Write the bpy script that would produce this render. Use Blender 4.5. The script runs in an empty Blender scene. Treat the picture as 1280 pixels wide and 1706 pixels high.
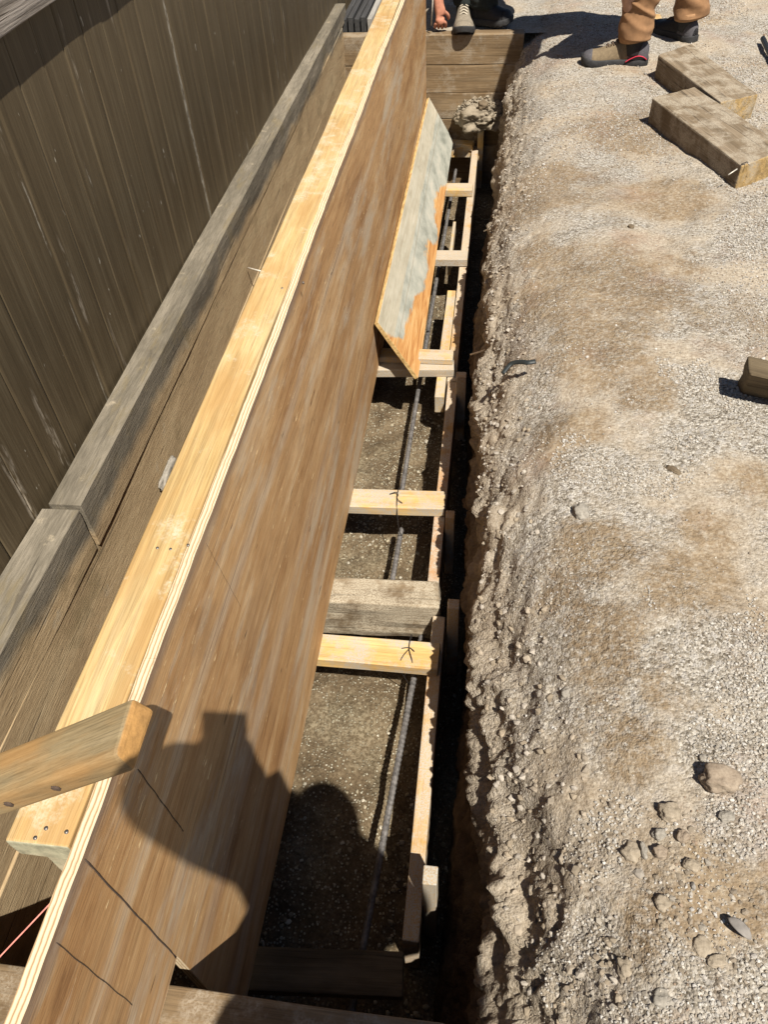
import bpy, math, random
import numpy as np
from mathutils import Matrix, Vector
random.seed(7); rng = np.random.default_rng(11)
SC = bpy.context.scene; COL = SC.collection
CH = 1.276                                   # camera height above the gravel, metres

# ------------------------------------------------------------------ surveying: pixel of the photo -> point of the place
F_, CX, CY = 1280., 640., 853.
_Y = np.array([230, -1373, 1280.]); _Y /= np.linalg.norm(_Y)
_D = np.array([85, 1200, 1280.]); _D -= _D.dot(_Y) * _Y; _D /= np.linalg.norm(_D)
RC = np.stack([np.cross(_D, _Y), _Y, -_D])
C0 = np.array([0, 0, CH])
def ray(u, v): return RC @ np.array([u - CX, v - CY, F_])
def at_z(u, v, z):
    r = ray(u, v); return C0 + r * (z - CH) / r[2]
def at_x(u, v, x):
    r = ray(u, v); return C0 + r * x / r[0]
def at_y(u, v, y):
    r = ray(u, v); return C0 + r * y / r[1]
SUN = ray(400, 1205); SUN /= np.linalg.norm(SUN)      # direction the sunlight travels

# ------------------------------------------------------------------ noise
def _hash(ix, iy, iz, seed):
    h = (ix * 374761393 + iy * 668265263 + iz * 2147483647 + seed * 974634777) & 0xFFFFFFFF
    h = ((h ^ (h >> 13)) * 1274126177) & 0xFFFFFFFF
    h = (h ^ (h >> 16)) & 0xFFFFFF
    return h / float(0xFFFFFF) * 2 - 1
def vnoise(p, seed=0):
    p = np.asarray(p, float); i = np.floor(p).astype(np.int64); f = p - i
    f = f * f * f * (f * (f * 6 - 15) + 10); r = 0
    for a in (0, 1):
        for b in (0, 1):
            for c in (0, 1):
                w = (f[..., 0] if a else 1 - f[..., 0]) * (f[..., 1] if b else 1 - f[..., 1]) * (f[..., 2] if c else 1 - f[..., 2])
                r = r + w * _hash(i[..., 0] + a, i[..., 1] + b, i[..., 2] + c, seed)
    return r
def fbm(p, oct=4, seed=0, gain=.5):
    p = np.asarray(p, float); r = 0; a = 1.
    for o in range(oct):
        r = r + a * vnoise(p * 2 ** o + o * 17.3, seed + o); a *= gain
    return r
def ridge(p, oct=3, seed=0):
    p = np.asarray(p, float); r = 0; a = 1.
    for o in range(oct):
        r = r + a * (1 - 2 * np.abs(vnoise(p * 2 ** o + o * 9.1, seed + o))); a *= .5
    return r

def cells(p, seed=0):
    """cellular noise: nearest distance, second minus nearest, and a random value per cell"""
    p = np.asarray(p, float); i = np.floor(p).astype(np.int64); d1 = np.full(p.shape[:-1], 9.); d2 = d1.copy(); val = np.zeros(p.shape[:-1])
    for a in (-1, 0, 1):
        for b in (-1, 0, 1):
            for c in (-1, 0, 1):
                jx, jy, jz = i[..., 0] + a, i[..., 1] + b, i[..., 2] + c
                q = np.stack([jx + .5 + .45 * _hash(jx, jy, jz, seed), jy + .5 + .45 * _hash(jx, jy, jz, seed + 1), jz + .5 + .45 * _hash(jx, jy, jz, seed + 2)], -1)
                d = np.linalg.norm(p - q, axis=-1); n = d < d1; d2 = np.where(n, d1, np.minimum(d2, d)); val = np.where(n, _hash(jx, jy, jz, seed + 3), val); d1 = np.where(n, d, d1)
    return d1, d2 - d1, val
# ------------------------------------------------------------------ mesh helpers
def fast(name, verts, faces, smooth=False):
    me = bpy.data.meshes.new(name); v = np.ascontiguousarray(verts, dtype=np.float32); f = np.ascontiguousarray(faces, dtype=np.int32)
    n, k = f.shape
    me.vertices.add(len(v)); me.vertices.foreach_set('co', v.ravel())
    me.loops.add(n * k); me.loops.foreach_set('vertex_index', f.ravel())
    me.polygons.add(n); me.polygons.foreach_set('loop_start', np.arange(0, n * k, k, dtype=np.int32))
    me.polygons.foreach_set('loop_total', np.full(n, k, dtype=np.int32))
    me.polygons.foreach_set('use_smooth', np.full(n, smooth, dtype=bool))
    me.update(calc_edges=True); me.validate(); return me
def link(name, me, mat=None, parent=None, M=None):
    o = bpy.data.objects.new(name, me); COL.objects.link(o)
    if mat is not None: me.materials.append(mat)
    if M is not None: o.matrix_world = M
    if parent is not None:
        o.parent = parent; o.matrix_parent_inverse = parent.matrix_world.inverted()
    return o
def tag(o, label=None, cat=None, group=None, kind=None):
    if label: o['label'] = label
    if cat: o['category'] = cat
    if group: o['group'] = group
    if kind: o['kind'] = kind
    return o
def thing(name, loc, label, cat, group=None):
    o = bpy.data.objects.new(name, None); COL.objects.link(o); o.location = loc; o.empty_display_size = .1
    o.matrix_world = Matrix.Translation(Vector(loc))
    return tag(o, label, cat, group)
def frame(orig, xa, up):
    x = np.array(xa, float); x /= np.linalg.norm(x); z = np.array(up, float); z -= z.dot(x) * x; z /= np.linalg.norm(z); y = np.cross(z, x)
    return Matrix(((x[0], y[0], z[0], orig[0]), (x[1], y[1], z[1], orig[1]), (x[2], y[2], z[2], orig[2]), (0, 0, 0, 1)))
def tolocal(M, pts):
    A = np.array(M.inverted()); p = np.asarray(pts, float); return p @ A[:3, :3].T + A[:3, 3]
def _lines(L, r, seg):
    n = max(2, int(round((L - 2 * r) / seg)) + 1); mid = np.linspace(r, L - r, n)
    return np.concatenate([[0, r * .35], mid, [L - r * .35, L]])
def box8(name, c, mat, parent=None, r=.003, seg=.05, amp=.0, nscale=6., smooth=False, seed=None, xs=None):
    """a timber from its 8 corners c[i], i = bits (x,y,z), grain along x; edges eased by r, faces uneven by amp"""
    c = np.asarray(c, float); seed = rng.integers(1000) if seed is None else seed
    dims = np.array([np.linalg.norm(c[1] - c[0]), np.linalg.norm(c[2] - c[0]), np.linalg.norm(c[4] - c[0])])
    r = min(r, dims.min() * .3); ls = [_lines(d, r, s) for d, s in zip(dims, (seg, min(seg, max(dims[1] / 3, .012)), min(seg, max(dims[2] / 3, .012))))]
    vs, fs, base = [], [], 0
    for ax in range(3):
        a, b = [i for i in range(3) if i != ax]
        A, B = np.meshgrid(ls[a], ls[b], indexing='ij')
        for side in (0, 1):
            p = np.zeros(A.shape + (3,)); p[..., a] = A; p[..., b] = B; p[..., ax] = dims[ax] * side
            na, nb = A.shape; idx = np.arange(na * nb).reshape(na, nb) + base
            q = np.stack([idx[:-1, :-1], idx[1:, :-1], idx[1:, 1:], idx[:-1, 1:]], -1).reshape(-1, 4)
            flip = (side == 1) ^ (ax == 1)
            fs.append(q if flip else q[:, ::-1]); vs.append(p.reshape(-1, 3)); base += na * nb
    p = np.concatenate(vs); f = np.concatenate(fs)
    q = np.clip(p, r, dims - r); d = p - q; l = np.linalg.norm(d, axis=1, keepdims=True); n = d / np.maximum(l, 1e-9)
    p = q + n * np.minimum(l, r)
    key = np.round(p / 1e-5).astype(np.int64); _, ui, inv = np.unique(key, axis=0, return_index=True, return_inverse=True)
    p = p[ui]; n = n[ui]; f = inv.reshape(-1)[f]
    f = f[np.array([len(set(t)) == 4 for t in f.tolist()])] if len(f) < 60000 else f
    if amp:
        sc = np.array([nscale * .35, nscale, nscale])
        p = p + n * (amp * fbm(p * sc + seed * 3.7, 3, seed))[:, None] + n * (amp * .6 * vnoise(p * np.array([3, 30, 30]) + seed, seed))[:, None]
    w = p / dims; P = 0
    for i in range(8):
        wt = 1
        for k in range(3): wt = wt * (w[:, k] if (i >> k) & 1 else 1 - w[:, k])
        P = P + wt[:, None] * c[i]
    M = frame(c.mean(0), c[1] - c[0], c[4] - c[0])
    return link(name, fast(name, tolocal(M, P), f, smooth), mat, parent, M)
def bx(name, x, y, z, mat, parent=None, grain='y', **k):
    lo = np.array([x[0], y[0], z[0]]); hi = np.array([x[1], y[1], z[1]]); c = []
    for i in range(8):
        b = [(i >> j) & 1 for j in range(3)]
        if grain == 'x': s = b
        elif grain == 'y': s = [1 - b[1], b[0], b[2]]
        else: s = [b[2], b[1], b[0]]; s = [1 - s[0], s[1], s[2]]
        c.append([lo[j] if s[j] == 0 else hi[j] for j in range(3)])
    return box8(name, c, mat, parent, **k)
def beam(name, A, B, w, h, mat, parent=None, up=(0, 0, 1), **k):
    """a timber between the middles of its two ends"""
    A = np.array(A, float); B = np.array(B, float); x = (B - A) / np.linalg.norm(B - A)
    z = np.array(up, float); z -= z.dot(x) * x; z /= np.linalg.norm(z); y = np.cross(z, x)
    c = [(B if i & 1 else A) + y * (w / 2 if i & 2 else -w / 2) + z * (h / 2 if i & 4 else -h / 2) for i in range(8)]
    return box8(name, c, mat, parent, **k)
def loft(rings, cap=True):
    rings = np.asarray(rings, float); m, k, _ = rings.shape; v = rings.reshape(-1, 3); f = []
    for i in range(m - 1):
        for j in range(k): f.append((i * k + j, i * k + (j + 1) % k, (i + 1) * k + (j + 1) % k, (i + 1) * k + j))
    v = list(map(tuple, v))
    tri = []
    if cap:
        for e, rev in ((0, True), (m - 1, False)):
            v.append(tuple(rings[e].mean(0))); ci = len(v) - 1
            for j in range(k):
                a, b = e * k + j, e * k + (j + 1) % k; tri.append((ci, b, a) if rev else (ci, a, b))
    return v, f + tri
def poly(name, v, f, mat, parent=None, smooth=True):
    me = bpy.data.meshes.new(name); v = np.asarray(v, float); c = v.mean(0) if len(v) else np.zeros(3)
    me.from_pydata([tuple(q) for q in v - c], [], [tuple(int(i) for i in t) for t in f]); me.update()
    if smooth: me.polygons.foreach_set('use_smooth', [True] * len(me.polygons))
    return link(name, me, mat, parent, Matrix.Translation(Vector(c)))
def spline(pts, n=8):
    pts = np.asarray(pts, float); P = np.vstack([2 * pts[0] - pts[1], pts, 2 * pts[-1] - pts[-2]]); out = []
    for i in range(1, len(P) - 2):
        for t in np.linspace(0, 1, n, endpoint=False):
            a, b, c, d = P[i - 1:i + 3]; out.append(.5 * ((2 * b) + (c - a) * t + (2 * a - 5 * b + 4 * c - d) * t * t + (3 * b - a - 3 * c + d) * t ** 3))
    out.append(pts[-1]); return np.array(out)
def tube_vf(path, rad, k=8, up=None, flat=1.):
    path = np.asarray(path, float); n = len(path); rad = np.broadcast_to(rad, (n,)) if np.ndim(rad) < 2 else rad
    t = np.gradient(path, axis=0); t /= np.linalg.norm(t, axis=1, keepdims=True) + 1e-12
    u = np.array(up if up is not None else ((0, 0, 1) if abs(t[0][2]) < .9 else (1, 0, 0)), float); rings = []
    for i in range(n):
        u = u - u.dot(t[i]) * t[i]; u /= np.linalg.norm(u); w = np.cross(t[i], u); a = np.linspace(0, 2 * np.pi, k, endpoint=False)
        rings.append(path[i] + rad[i] * (np.cos(a)[:, None] * w + flat * np.sin(a)[:, None] * u))
    return loft(rings)
def tube(name, path, rad, mat, parent=None, k=8, **kw):
    v, f = tube_vf(path, rad, k, **kw); return poly(name, v, f, mat, parent)
def merge(*vfs):
    V, Fc = [], []
    for v, f in vfs:
        b = len(V); V += [tuple(q) for q in v]; Fc += [tuple(i + b for i in t) for t in f]
    return V, Fc

# ------------------------------------------------------------------ materials
class NT:
    def __init__(s, name):
        s.m = bpy.data.materials.new(name); s.m.use_nodes = True; s.t = s.m.node_tree; s.t.nodes.clear()
        s.out = s.n('ShaderNodeOutputMaterial'); s.b = s.n('ShaderNodeBsdfPrincipled'); s.l(s.b.outputs[0], s.out.inputs[0])
        s.tc = s.n('ShaderNodeTexCoord')
    def n(s, t): return s.t.nodes.new(t)
    def l(s, a, b): s.t.links.new(a, b)
    def put(s, sock, v):
        if hasattr(v, 'links') or isinstance(v, bpy.types.NodeSocket): s.l(v, sock)
        elif isinstance(v, (tuple, list)) and len(v) == 3 and sock.type == 'RGBA': sock.default_value = (*v, 1)
        else: sock.default_value = v
    def map(s, scale=(1, 1, 1), loc=(0, 0, 0), vec=None, rot=(0, 0, 0)):
        m = s.n('ShaderNodeMapping'); s.l(vec or s.tc.outputs['Object'], m.inputs[0]); m.inputs['Scale'].default_value = scale; m.inputs['Location'].default_value = loc; m.inputs['Rotation'].default_value = rot; return m.outputs[0]
    def noise(s, vec, scale=5, det=4, rough=.55, dist=0):
        n = s.n('ShaderNodeTexNoise'); s.l(vec, n.inputs['Vector']); n.inputs['Scale'].default_value = scale; n.inputs['Detail'].default_value = det; n.inputs['Roughness'].default_value = rough; n.inputs['Distortion'].default_value = dist; return n.outputs[0]
    def vor(s, vec, scale=50, out='Distance', feat='F1', rnd=1):
        n = s.n('ShaderNodeTexVoronoi'); n.feature = feat; s.l(vec, n.inputs['Vector']); n.inputs['Scale'].default_value = scale; n.inputs['Randomness'].default_value = rnd; return n.outputs[out]
    def ramp(s, f, *st):
        r = s.n('ShaderNodeValToRGB'); s.l(f, r.inputs[0]); e = r.color_ramp.elements
        while len(e) < len(st): e.new(.5)
        for el, (p, c) in zip(e, st):
            el.position = p; el.color = (c, c, c, 1) if not isinstance(c, (tuple, list)) else (*c, 1)
        return r.outputs[0]
    def mix(s, f, a, b, mode='MIX'):
        n = s.n('ShaderNodeMix'); n.data_type = 'RGBA'; n.blend_type = mode; s.put(n.inputs[0], f); s.put(n.inputs[6], a); s.put(n.inputs[7], b); return n.outputs[2]
    def math(s, op, a, b=0., c=None):
        n = s.n('ShaderNodeMath'); n.operation = op; s.put(n.inputs[0], a); s.put(n.inputs[1], b)
        if c is not None: s.put(n.inputs[2], c)
        return n.outputs[0]
    def xyz(s, vec=None):
        n = s.n('ShaderNodeSeparateXYZ'); s.l(vec or s.tc.outputs['Object'], n.inputs[0]); return n.outputs
    def endgrain(s):
        n = s.xyz(s.tc.outputs['Normal']); return s.ramp(s.math('ABSOLUTE', n[0]), (.52, 0.), (.7, 1.))
    def done(s, col, rough=.8, bump=None, bs=.3, bd=.01, spec=.3):
        s.put(s.b.inputs['Base Color'], col); s.put(s.b.inputs['Roughness'], rough); s.b.inputs['Specular IOR Level'].default_value = spec
        if bump is not None:
            b = s.n('ShaderNodeBump'); b.inputs['Strength'].default_value = bs; b.inputs['Distance'].default_value = bd; s.l(bump, b.inputs['Height']); s.l(b.outputs[0], s.b.inputs['Normal'])
        return s.m
def wood(name, dark, mid, light, end=None, stain=None, stain_amt=.5, dust=None, dust_amt=0., grain=1., knots=True, rough=.75, cracks=0., bs=.35, soil=None):
    t = NT(name); info = t.n('ShaderNodeObjectInfo'); off = t.n('ShaderNodeVectorMath'); off.operation = 'ADD'
    t.l(t.tc.outputs['Object'], off.inputs[0]); sc = t.n('ShaderNodeVectorMath'); sc.operation = 'SCALE'; cmb = t.n('ShaderNodeCombineXYZ')
    for i in range(3): t.l(info.outputs['Random'], cmb.inputs[i])
    t.l(cmb.outputs[0], sc.inputs[0]); sc.inputs['Scale'].default_value = 37.; t.l(sc.outputs[0], off.inputs[1]); V = off.outputs[0]
    broad = t.noise(t.map((1.2, 14, 14), vec=V), 1.3 * grain, 3, .5, .6)
    fine = t.noise(t.map((3, 90, 90), vec=V), 2.2 * grain, 5, .65, .3)
    g = t.math('ADD', t.math('MULTIPLY', broad, .6), t.math('MULTIPLY', fine, .4)); hair = t.noise(t.map((5, 260, 260), vec=V), 1.6 * grain, 4, .75)
    col = t.ramp(g, (.33, dark), (.5, mid), (.66, light))
    col = t.mix(.8, col, t.ramp(hair, (.34, .62), (.5, 1.), (.66, 1.16)), 'MULTIPLY'); ring = t.noise(t.map((.9, 26, 26), (5, 5, 5), vec=V), 1.6 * grain, 3, .5, .9); col = t.mix(.7, col, t.ramp(ring, (.40, .72), (.46, 1.), (.54, 1.), (.60, .86)), 'MULTIPLY')
    big = t.noise(t.map((1.5, 4, 4), vec=V), 2.5, 4, .6)
    if stain: col = t.mix(t.math('MULTIPLY', t.ramp(big, (.48, 0.), (.62, 1.)), stain_amt), col, stain)
    if knots:
        k = t.vor(t.map((3.2, 9, 9), vec=V), 1., 'Distance'); km = t.ramp(k, (.05, 1.), (.11, 0.))
        col = t.mix(t.math('MULTIPLY', km, .55), col, tuple(c * .35 for c in dark))
    hgt = fine
    if cracks:
        cr = t.noise(t.map((2.2, 60, 60), (3, 1, 2), vec=V), 1.4, 2, .4, .8); cm = t.ramp(cr, (.31, 1.), (.36, 0.))
        col = t.mix(t.math('MULTIPLY', cm, cracks), col, tuple(c * .22 for c in dark)); hgt = t.math('SUBTRACT', fine, t.math('MULTIPLY', cm, .8))
    if end:
        e = t.endgrain(); rings = t.noise(t.map((20, 40, 40), vec=V), 1.5, 4, .6); col = t.mix(e, col, t.ramp(rings, (.35, tuple(c * .6 for c in end)), (.65, end)))
    if dust:
        d = t.noise(t.map((9, 9, 9), vec=V), 1., 5, .7); sp = t.noise(t.map((260, 260, 260), vec=V), 1., 2, .6)
        dm = t.math('MULTIPLY', t.ramp(d, (.5 - dust_amt * .25, 0.), (.62 - dust_amt * .2, 1.)), t.ramp(sp, (.4, .25), (.55, 1.)))
        col = t.mix(dm, col, dust)
    return t.done(col, rough, hgt, bs, .004)

PINE = ((.34, .175, .052), (.47, .27, .095), (.56, .35, .14))
m_rail = wood('fresh_pine', (.40, .26, .10), (.49, .335, .15), (.54, .40, .21), end=(.45, .42, .28), stain=(.37, .205, .07), stain_amt=.55, dust=(.5, .42, .28), dust_amt=-.15, rough=.6, bs=.2, grain=1.5)
m_spread = wood('form_pine', (.43, .25, .08), (.53, .345, .13), (.58, .42, .2), end=(.5, .33, .12), stain=(.36, .2, .06), stain_amt=.4, dust=(.36, .33, .28), dust_amt=.45, rough=.7, bs=.2)
m_spread_d = wood('dusty_form_pine', (.30, .17, .06), (.40, .26, .11), (.48, .34, .18), end=(.4, .26, .12), stain=(.25, .14, .05), stain_amt=.5, dust=(.36, .33, .28), dust_amt=1.1, rough=.8, bs=.25)
m_board = wood('side_board_pine', (.33, .17, .06), (.45, .27, .1), (.52, .36, .17), end=(.45, .26, .1), stain=(.3, .13, .06), stain_amt=.6, dust=(.4, .35, .28), dust_amt=.6, bs=.25)
m_cap = wood('weathered_grey_timber', (.13, .115, .09), (.19, .17, .135), (.26, .235, .19), end=(.15, .13, .1), stain=(.30, .255, .16), stain_amt=.45, knots=False, cracks=.6, rough=.9, bs=.7)
m_cross = wood('earth_stained_timber', (.125, .08, .04), (.19, .128, .068), (.24, .17, .098), end=(.2, .15, .08), stain=(.12, .078, .04), stain_amt=.6, knots=False, dust=(.26, .21, .15), dust_amt=.05, rough=.95, bs=.5)
m_old = wood('dirt_caked_timber', (.15, .105, .06), (.21, .155, .095), (.26, .2, .13), end=(.2, .15, .1), stain=(.1, .07, .04), stain_amt=.6, knots=False, cracks=.6, dust=(.36, .31, .23), dust_amt=.55, rough=.95, bs=.6)
m_block = wood('sawn_timber_offcut', (.125, .088, .05), (.19, .142, .09), (.26, .20, .135), end=(.38, .25, .10), stain=(.13, .09, .05), stain_amt=.6, knots=False, cracks=.55, dust=(.33, .28, .21), dust_amt=.2, rough=.9, bs=.7)
m_dark = wood('dark_offcut_shaded_spreader', (.06, .042, .022), (.11, .08, .045), (.16, .12, .07), end=(.13, .1, .06), stain=(.2, .15, .09), stain_amt=.4, knots=False, cracks=.5, rough=.9, bs=.5)
m_brace = wood('used_brace_timber', (.15, .105, .05), (.225, .165, .085), (.30, .23, .13), end=(.40, .215, .07), stain=(.34, .17, .05), stain_amt=.5, rough=.65, bs=.25)
m_darkboard = wood('grey_black_board', (.035, .033, .032), (.05, .048, .047), (.08, .076, .074), end=(.05, .05, .05), knots=False, rough=.6, bs=.2)
m_greyboard = wood('silvered_board', (.2, .19, .17), (.3, .28, .25), (.38, .36, .32), knots=False, rough=.8, bs=.3)
m_railf = wood('fence_rail_wood', (.10, .08, .06), (.20, .17, .14), (.33, .29, .25), end=(.15, .12, .1), knots=True, cracks=.5, rough=.85, bs=.8)

def mat_fence():
    t = NT('brown_stained_fence'); V = t.tc.outputs['Object']
    a = t.noise(t.map((30, 30, 1.3)), 1.5, 4, .6); b = t.noise(t.map((60, 60, 3)), 3, 4, .6)
    col = t.ramp(t.math('ADD', t.math('MULTIPLY', a, .6), t.math('MULTIPLY', b, .4)), (.36, (.052, .037, .019)), (.52, (.076, .0555, .030)), (.66, (.106, .081, .047)))
    # pale rubbed streaks along the boards and small chips
    s = t.noise(t.map((22, 9, .9), (4, 2, 7)), 2., 3, .5); s2 = t.noise(t.map((90, 90, 16), (1, 5, 3)), 1., 3, .7)
    m = t.math('MULTIPLY', t.ramp(s, (.66, 0.), (.74, 1.)), t.ramp(s2, (.45, 0.), (.6, 1.)))
    col = t.mix(t.math('MULTIPLY', m, .75), col, (.36, .31, .24))
    ch = t.noise(t.map((48, 48, 20), (9, 1, 4)), 1., 3, .5); col = t.mix(t.ramp(ch, (.735, 0.), (.76, .6)), col, (.4, .37, .3))
    Y_ = t.xyz()[1]; wv = t.noise(t.map((4, 4, 3)), 1., 3, .6); sp = t.noise(t.map((120, 160, 30)), 1., 4, .75); lg = t.noise(t.map((1, 1, 4), (2, 2, 2)), 1.4, 3, .6)
    for yc, wd, th_ in ((2.425, .012, .42), (1.715, .004, .56), (3.55, .006, .52), (1.45, .003, .5), (2.96, .008, .58)):
        ms = t.ramp(t.math('ABSOLUTE', t.math('SUBTRACT', t.math('ADD', Y_, t.math('MULTIPLY', t.math('SUBTRACT', wv, .5), .02)), yc)), (wd * .4, 1.), (wd, 0.))
        col = t.mix(t.math('MULTIPLY', ms, t.math('MULTIPLY', t.ramp(sp, (.42, 0.), (.55, .9)), t.ramp(lg, (th_ - .04, 0.), (th_ + .05, 1.)))), col, (.30, .27, .215))
    return t.done(col, .6, b, .2, .003, .3)
m_fence = mat_fence()

def mat_wall():
    """old retaining timbers: grey and mossy where they stood in the open, brown where soil lay against them"""
    t = NT('retaining_wall_timber'); P = t.map((1, 1, 1), vec=t.n('ShaderNodeNewGeometry').outputs['Position']); x = t.xyz(P)
    V = t.tc.outputs['Object']
    broad = t.noise(t.map((2.2, 9, 9)), 1.4, 5, .62, .6); fine = t.noise(t.map((9, 80, 80)), 2.4, 5, .68, .3)
    g = t.math('ADD', t.math('MULTIPLY', broad, .55), t.math('MULTIPLY', fine, .45))
    grey = t.ramp(g, (.34, (.082, .069, .049)), (.5, (.145, .123, .09)), (.66, (.235, .20, .15)))
    brown = t.ramp(g, (.34, (.27, .185, .10)), (.5, (.38, .275, .155)), (.66, (.47, .36, .215)))
    wob = t.noise(t.map((2.6, 2.6, 2.6), vec=P), 1., 4, .6)
    line = t.math('ADD', t.math('SUBTRACT', x[2], t.math('MULTIPLY', t.math('SUBTRACT', wob, .5), .16)), t.math('MULTIPLY', x[1], .004))
    m = t.ramp(t.math('ADD', t.math('MULTIPLY', line, 6.), .36), (.40, 0.), (.62, 1.))
    col = t.mix(m, brown, grey)
    d = t.noise(t.map((7, 30, 7)), 1., 5, .65); col = t.mix(t.math('MULTIPLY', t.ramp(d, (.55, 0.), (.68, 1.)), .5), col, (.17, .13, .065))
    d2 = t.noise(t.map((14, 14, 14)), 1., 5, .7); col = t.mix(t.ramp(d2, (.62, 0.), (.72, .6)), col, (.4, .33, .23))
    n = t.xyz(t.tc.outputs['Normal'])
    cr = t.noise(t.map((1.6, 50, 50), (3, 1, 2)), 1.4, 2, .4, .8); cm = t.ramp(cr, (.30, 1.), (.34, 0.)); col = t.mix(t.math('MULTIPLY', cm, .5), col, (.05, .04, .03))
    return t.done(col, .9, t.math('SUBTRACT', fine, t.math('MULTIPLY', cm, .6)), .6, .004)
m_wall = mat_wall()

def mat_ply():
    t = NT('used_form_plywood'); N = t.xyz(t.tc.outputs['Normal']); X = t.xyz()
    broad = t.noise(t.map((.5, 1, 4)), 1.9, 6, .66, .6); mid = t.noise(t.map((3, 1, 28)), 2.2, 6, .7, .5); fine = t.noise(t.map((7, 1, 170)), 2., 5, .75)
    g = t.math('ADD', t.math('MULTIPLY', broad, .50), t.math('ADD', t.math('MULTIPLY', mid, .25), t.math('MULTIPLY', t.noise(t.map((1.5, 1, 4), (3, 0, 8)), 1.7, 6, .7), .27)))
    col = t.ramp(g, (.38, (.21, .10, .038)), (.46, (.37, .20, .082)), (.54, (.475, .285, .13)), (.62, (.58, .405, .235)))
    s2 = t.noise(t.map((1.6, 1, 60), (5, 0, 3)), 1.5, 5, .7); wz = t.noise(t.map((.9, 1, .9), (1, 0, 4)), 1.3, 4, .6); wz2 = t.noise(t.map((2.2, 1, 9), (8, 0, 4)), 1.3, 5, .7)
    zz = t.math('ADD', X[2], t.math('MULTIPLY', t.math('SUBTRACT', wz, .5), .10)); band = None
    for zc_, wd_ in ((-.065, .045), (-.335, .05), (.30, .03)):
        bnd = t.math('SUBTRACT', 1., t.math('DIVIDE', t.math('ABSOLUTE', t.math('SUBTRACT', zz, zc_)), wd_)); band = bnd if band is None else t.math('MAXIMUM', band, bnd)
    band = t.math('ADD', band, t.math('MULTIPLY', t.math('SUBTRACT', wz2, .5), 3.))
    col = t.mix(t.math('MULTIPLY', t.ramp(band, (.1, 0.), (.9, .65)), t.ramp(s2, (.36, .25), (.6, 1.))), col, (.50, .40, .29))
    kn = t.vor(t.map((2.3, 1, 13), (2, 0, 5)), 1.); kc = t.vor(t.map((2.3, 1, 13), (2, 0, 5)), 1., 'Color'); kz = t.xyz(kc)
    km = t.math('MULTIPLY', t.ramp(kn, (.045, 0.), (.06, 1.), (.075, 1.), (.09, 0.)), t.ramp(kz[0], (.6, 0.), (.62, 1.))); col = t.mix(t.math('MULTIPLY', km, .7), col, (.13, .07, .03))
    dk = t.noise(t.map((.9, 1, 9), (1, 7, 9)), 2.4, 6, .7, .6); col = t.mix(t.ramp(dk, (.58, 0.), (.70, .4)), col, (.22, .12, .055))
    ck = t.noise(t.map((.5, 1, 95), (3, 3, 6)), 1.6, 3, .5, .25); col = t.mix(t.ramp(ck, (.655, 0.), (.675, .75)), col, (.13, .07, .035))
    blot = t.noise(t.map((2.2, 1, 3.5), (6, 1, 2)), 1.6, 6, .7); col = t.mix(t.ramp(blot, (.52, 0.), (.66, .5)), col, (.30, .175, .085)); gry = t.noise(t.map((1.1, 1, 5), (9, 1, 3)), 1.4, 6, .72); col = t.mix(t.ramp(gry, (.52, 0.), (.63, .7)), col, (.49, .40, .29))
    fl = t.noise(t.map((20, 1, 100), (2, 2, 2)), 1., 4, .65); fl2 = t.noise(t.map((1.5, 1, 7), (8, 2, 5)), 1.5, 2, .5)
    fm = t.math('MULTIPLY', t.ramp(fl, (.635, 0.), (.665, 1.)), t.ramp(fl2, (.44, 0.), (.54, 1.))); col = t.mix(fm, col, (.78, .58, .32))
    sc = t.noise(t.map((12, 1, 60), (6, 4, 1)), 1., 3, .5); scm = t.ramp(sc, (.70, 0.), (.73, 1.)); col = t.mix(scm, col, (.1, .06, .03))
    oil = t.noise(t.map((1.2, 1, 3), (4, 4, 4)), 2., 4, .6); om = t.ramp(t.math('ADD', X[2], t.math('MULTIPLY', oil, .03)), (.473, 0.), (.492, .6)); col = t.mix(om, col, (.17, .125, .10))
    gl = t.noise(t.map((5, 1, 150), (7, 7, 7)), 2., 4, .78); col = t.mix(.85, col, t.ramp(gl, (.34, .6), (.5, 1.), (.64, 1.18)), 'MULTIPLY')
    # the cut edges: plies laid light and dark
    lay = t.n('ShaderNodeTexWave'); lay.wave_type = 'BANDS'; lay.bands_direction = 'Y'; t.l(t.map((1, 1, 1)), lay.inputs[0]); lay.inputs['Scale'].default_value = 52.; lay.inputs['Distortion'].default_value = 1.6; lay.inputs['Detail'].default_value = 3.; lay.inputs['Detail Scale'].default_value = 1.2
    en = t.noise(t.map((14, 60, 60)), 1.5, 4, .6); edge = t.mix(t.ramp(en, (.55, 0.), (.72, .6)), t.ramp(lay.outputs[1], (.06, (.33, .21, .11)), (.3, (.54, .41, .25)), (.8, (.60, .49, .33))), (.25, .16, .09))
    up = t.ramp(t.math('ABSOLUTE', N[1]), (.5, 1.), (.7, 0.)); col = t.mix(up, col, edge)
    h = t.math('SUBTRACT', t.math('ADD', t.math('MULTIPLY', fine, .5), t.math('MULTIPLY', fm, .5)), scm)
    return t.done(col, .66, h, .35, .004, .25)
m_ply = mat_ply()

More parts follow.
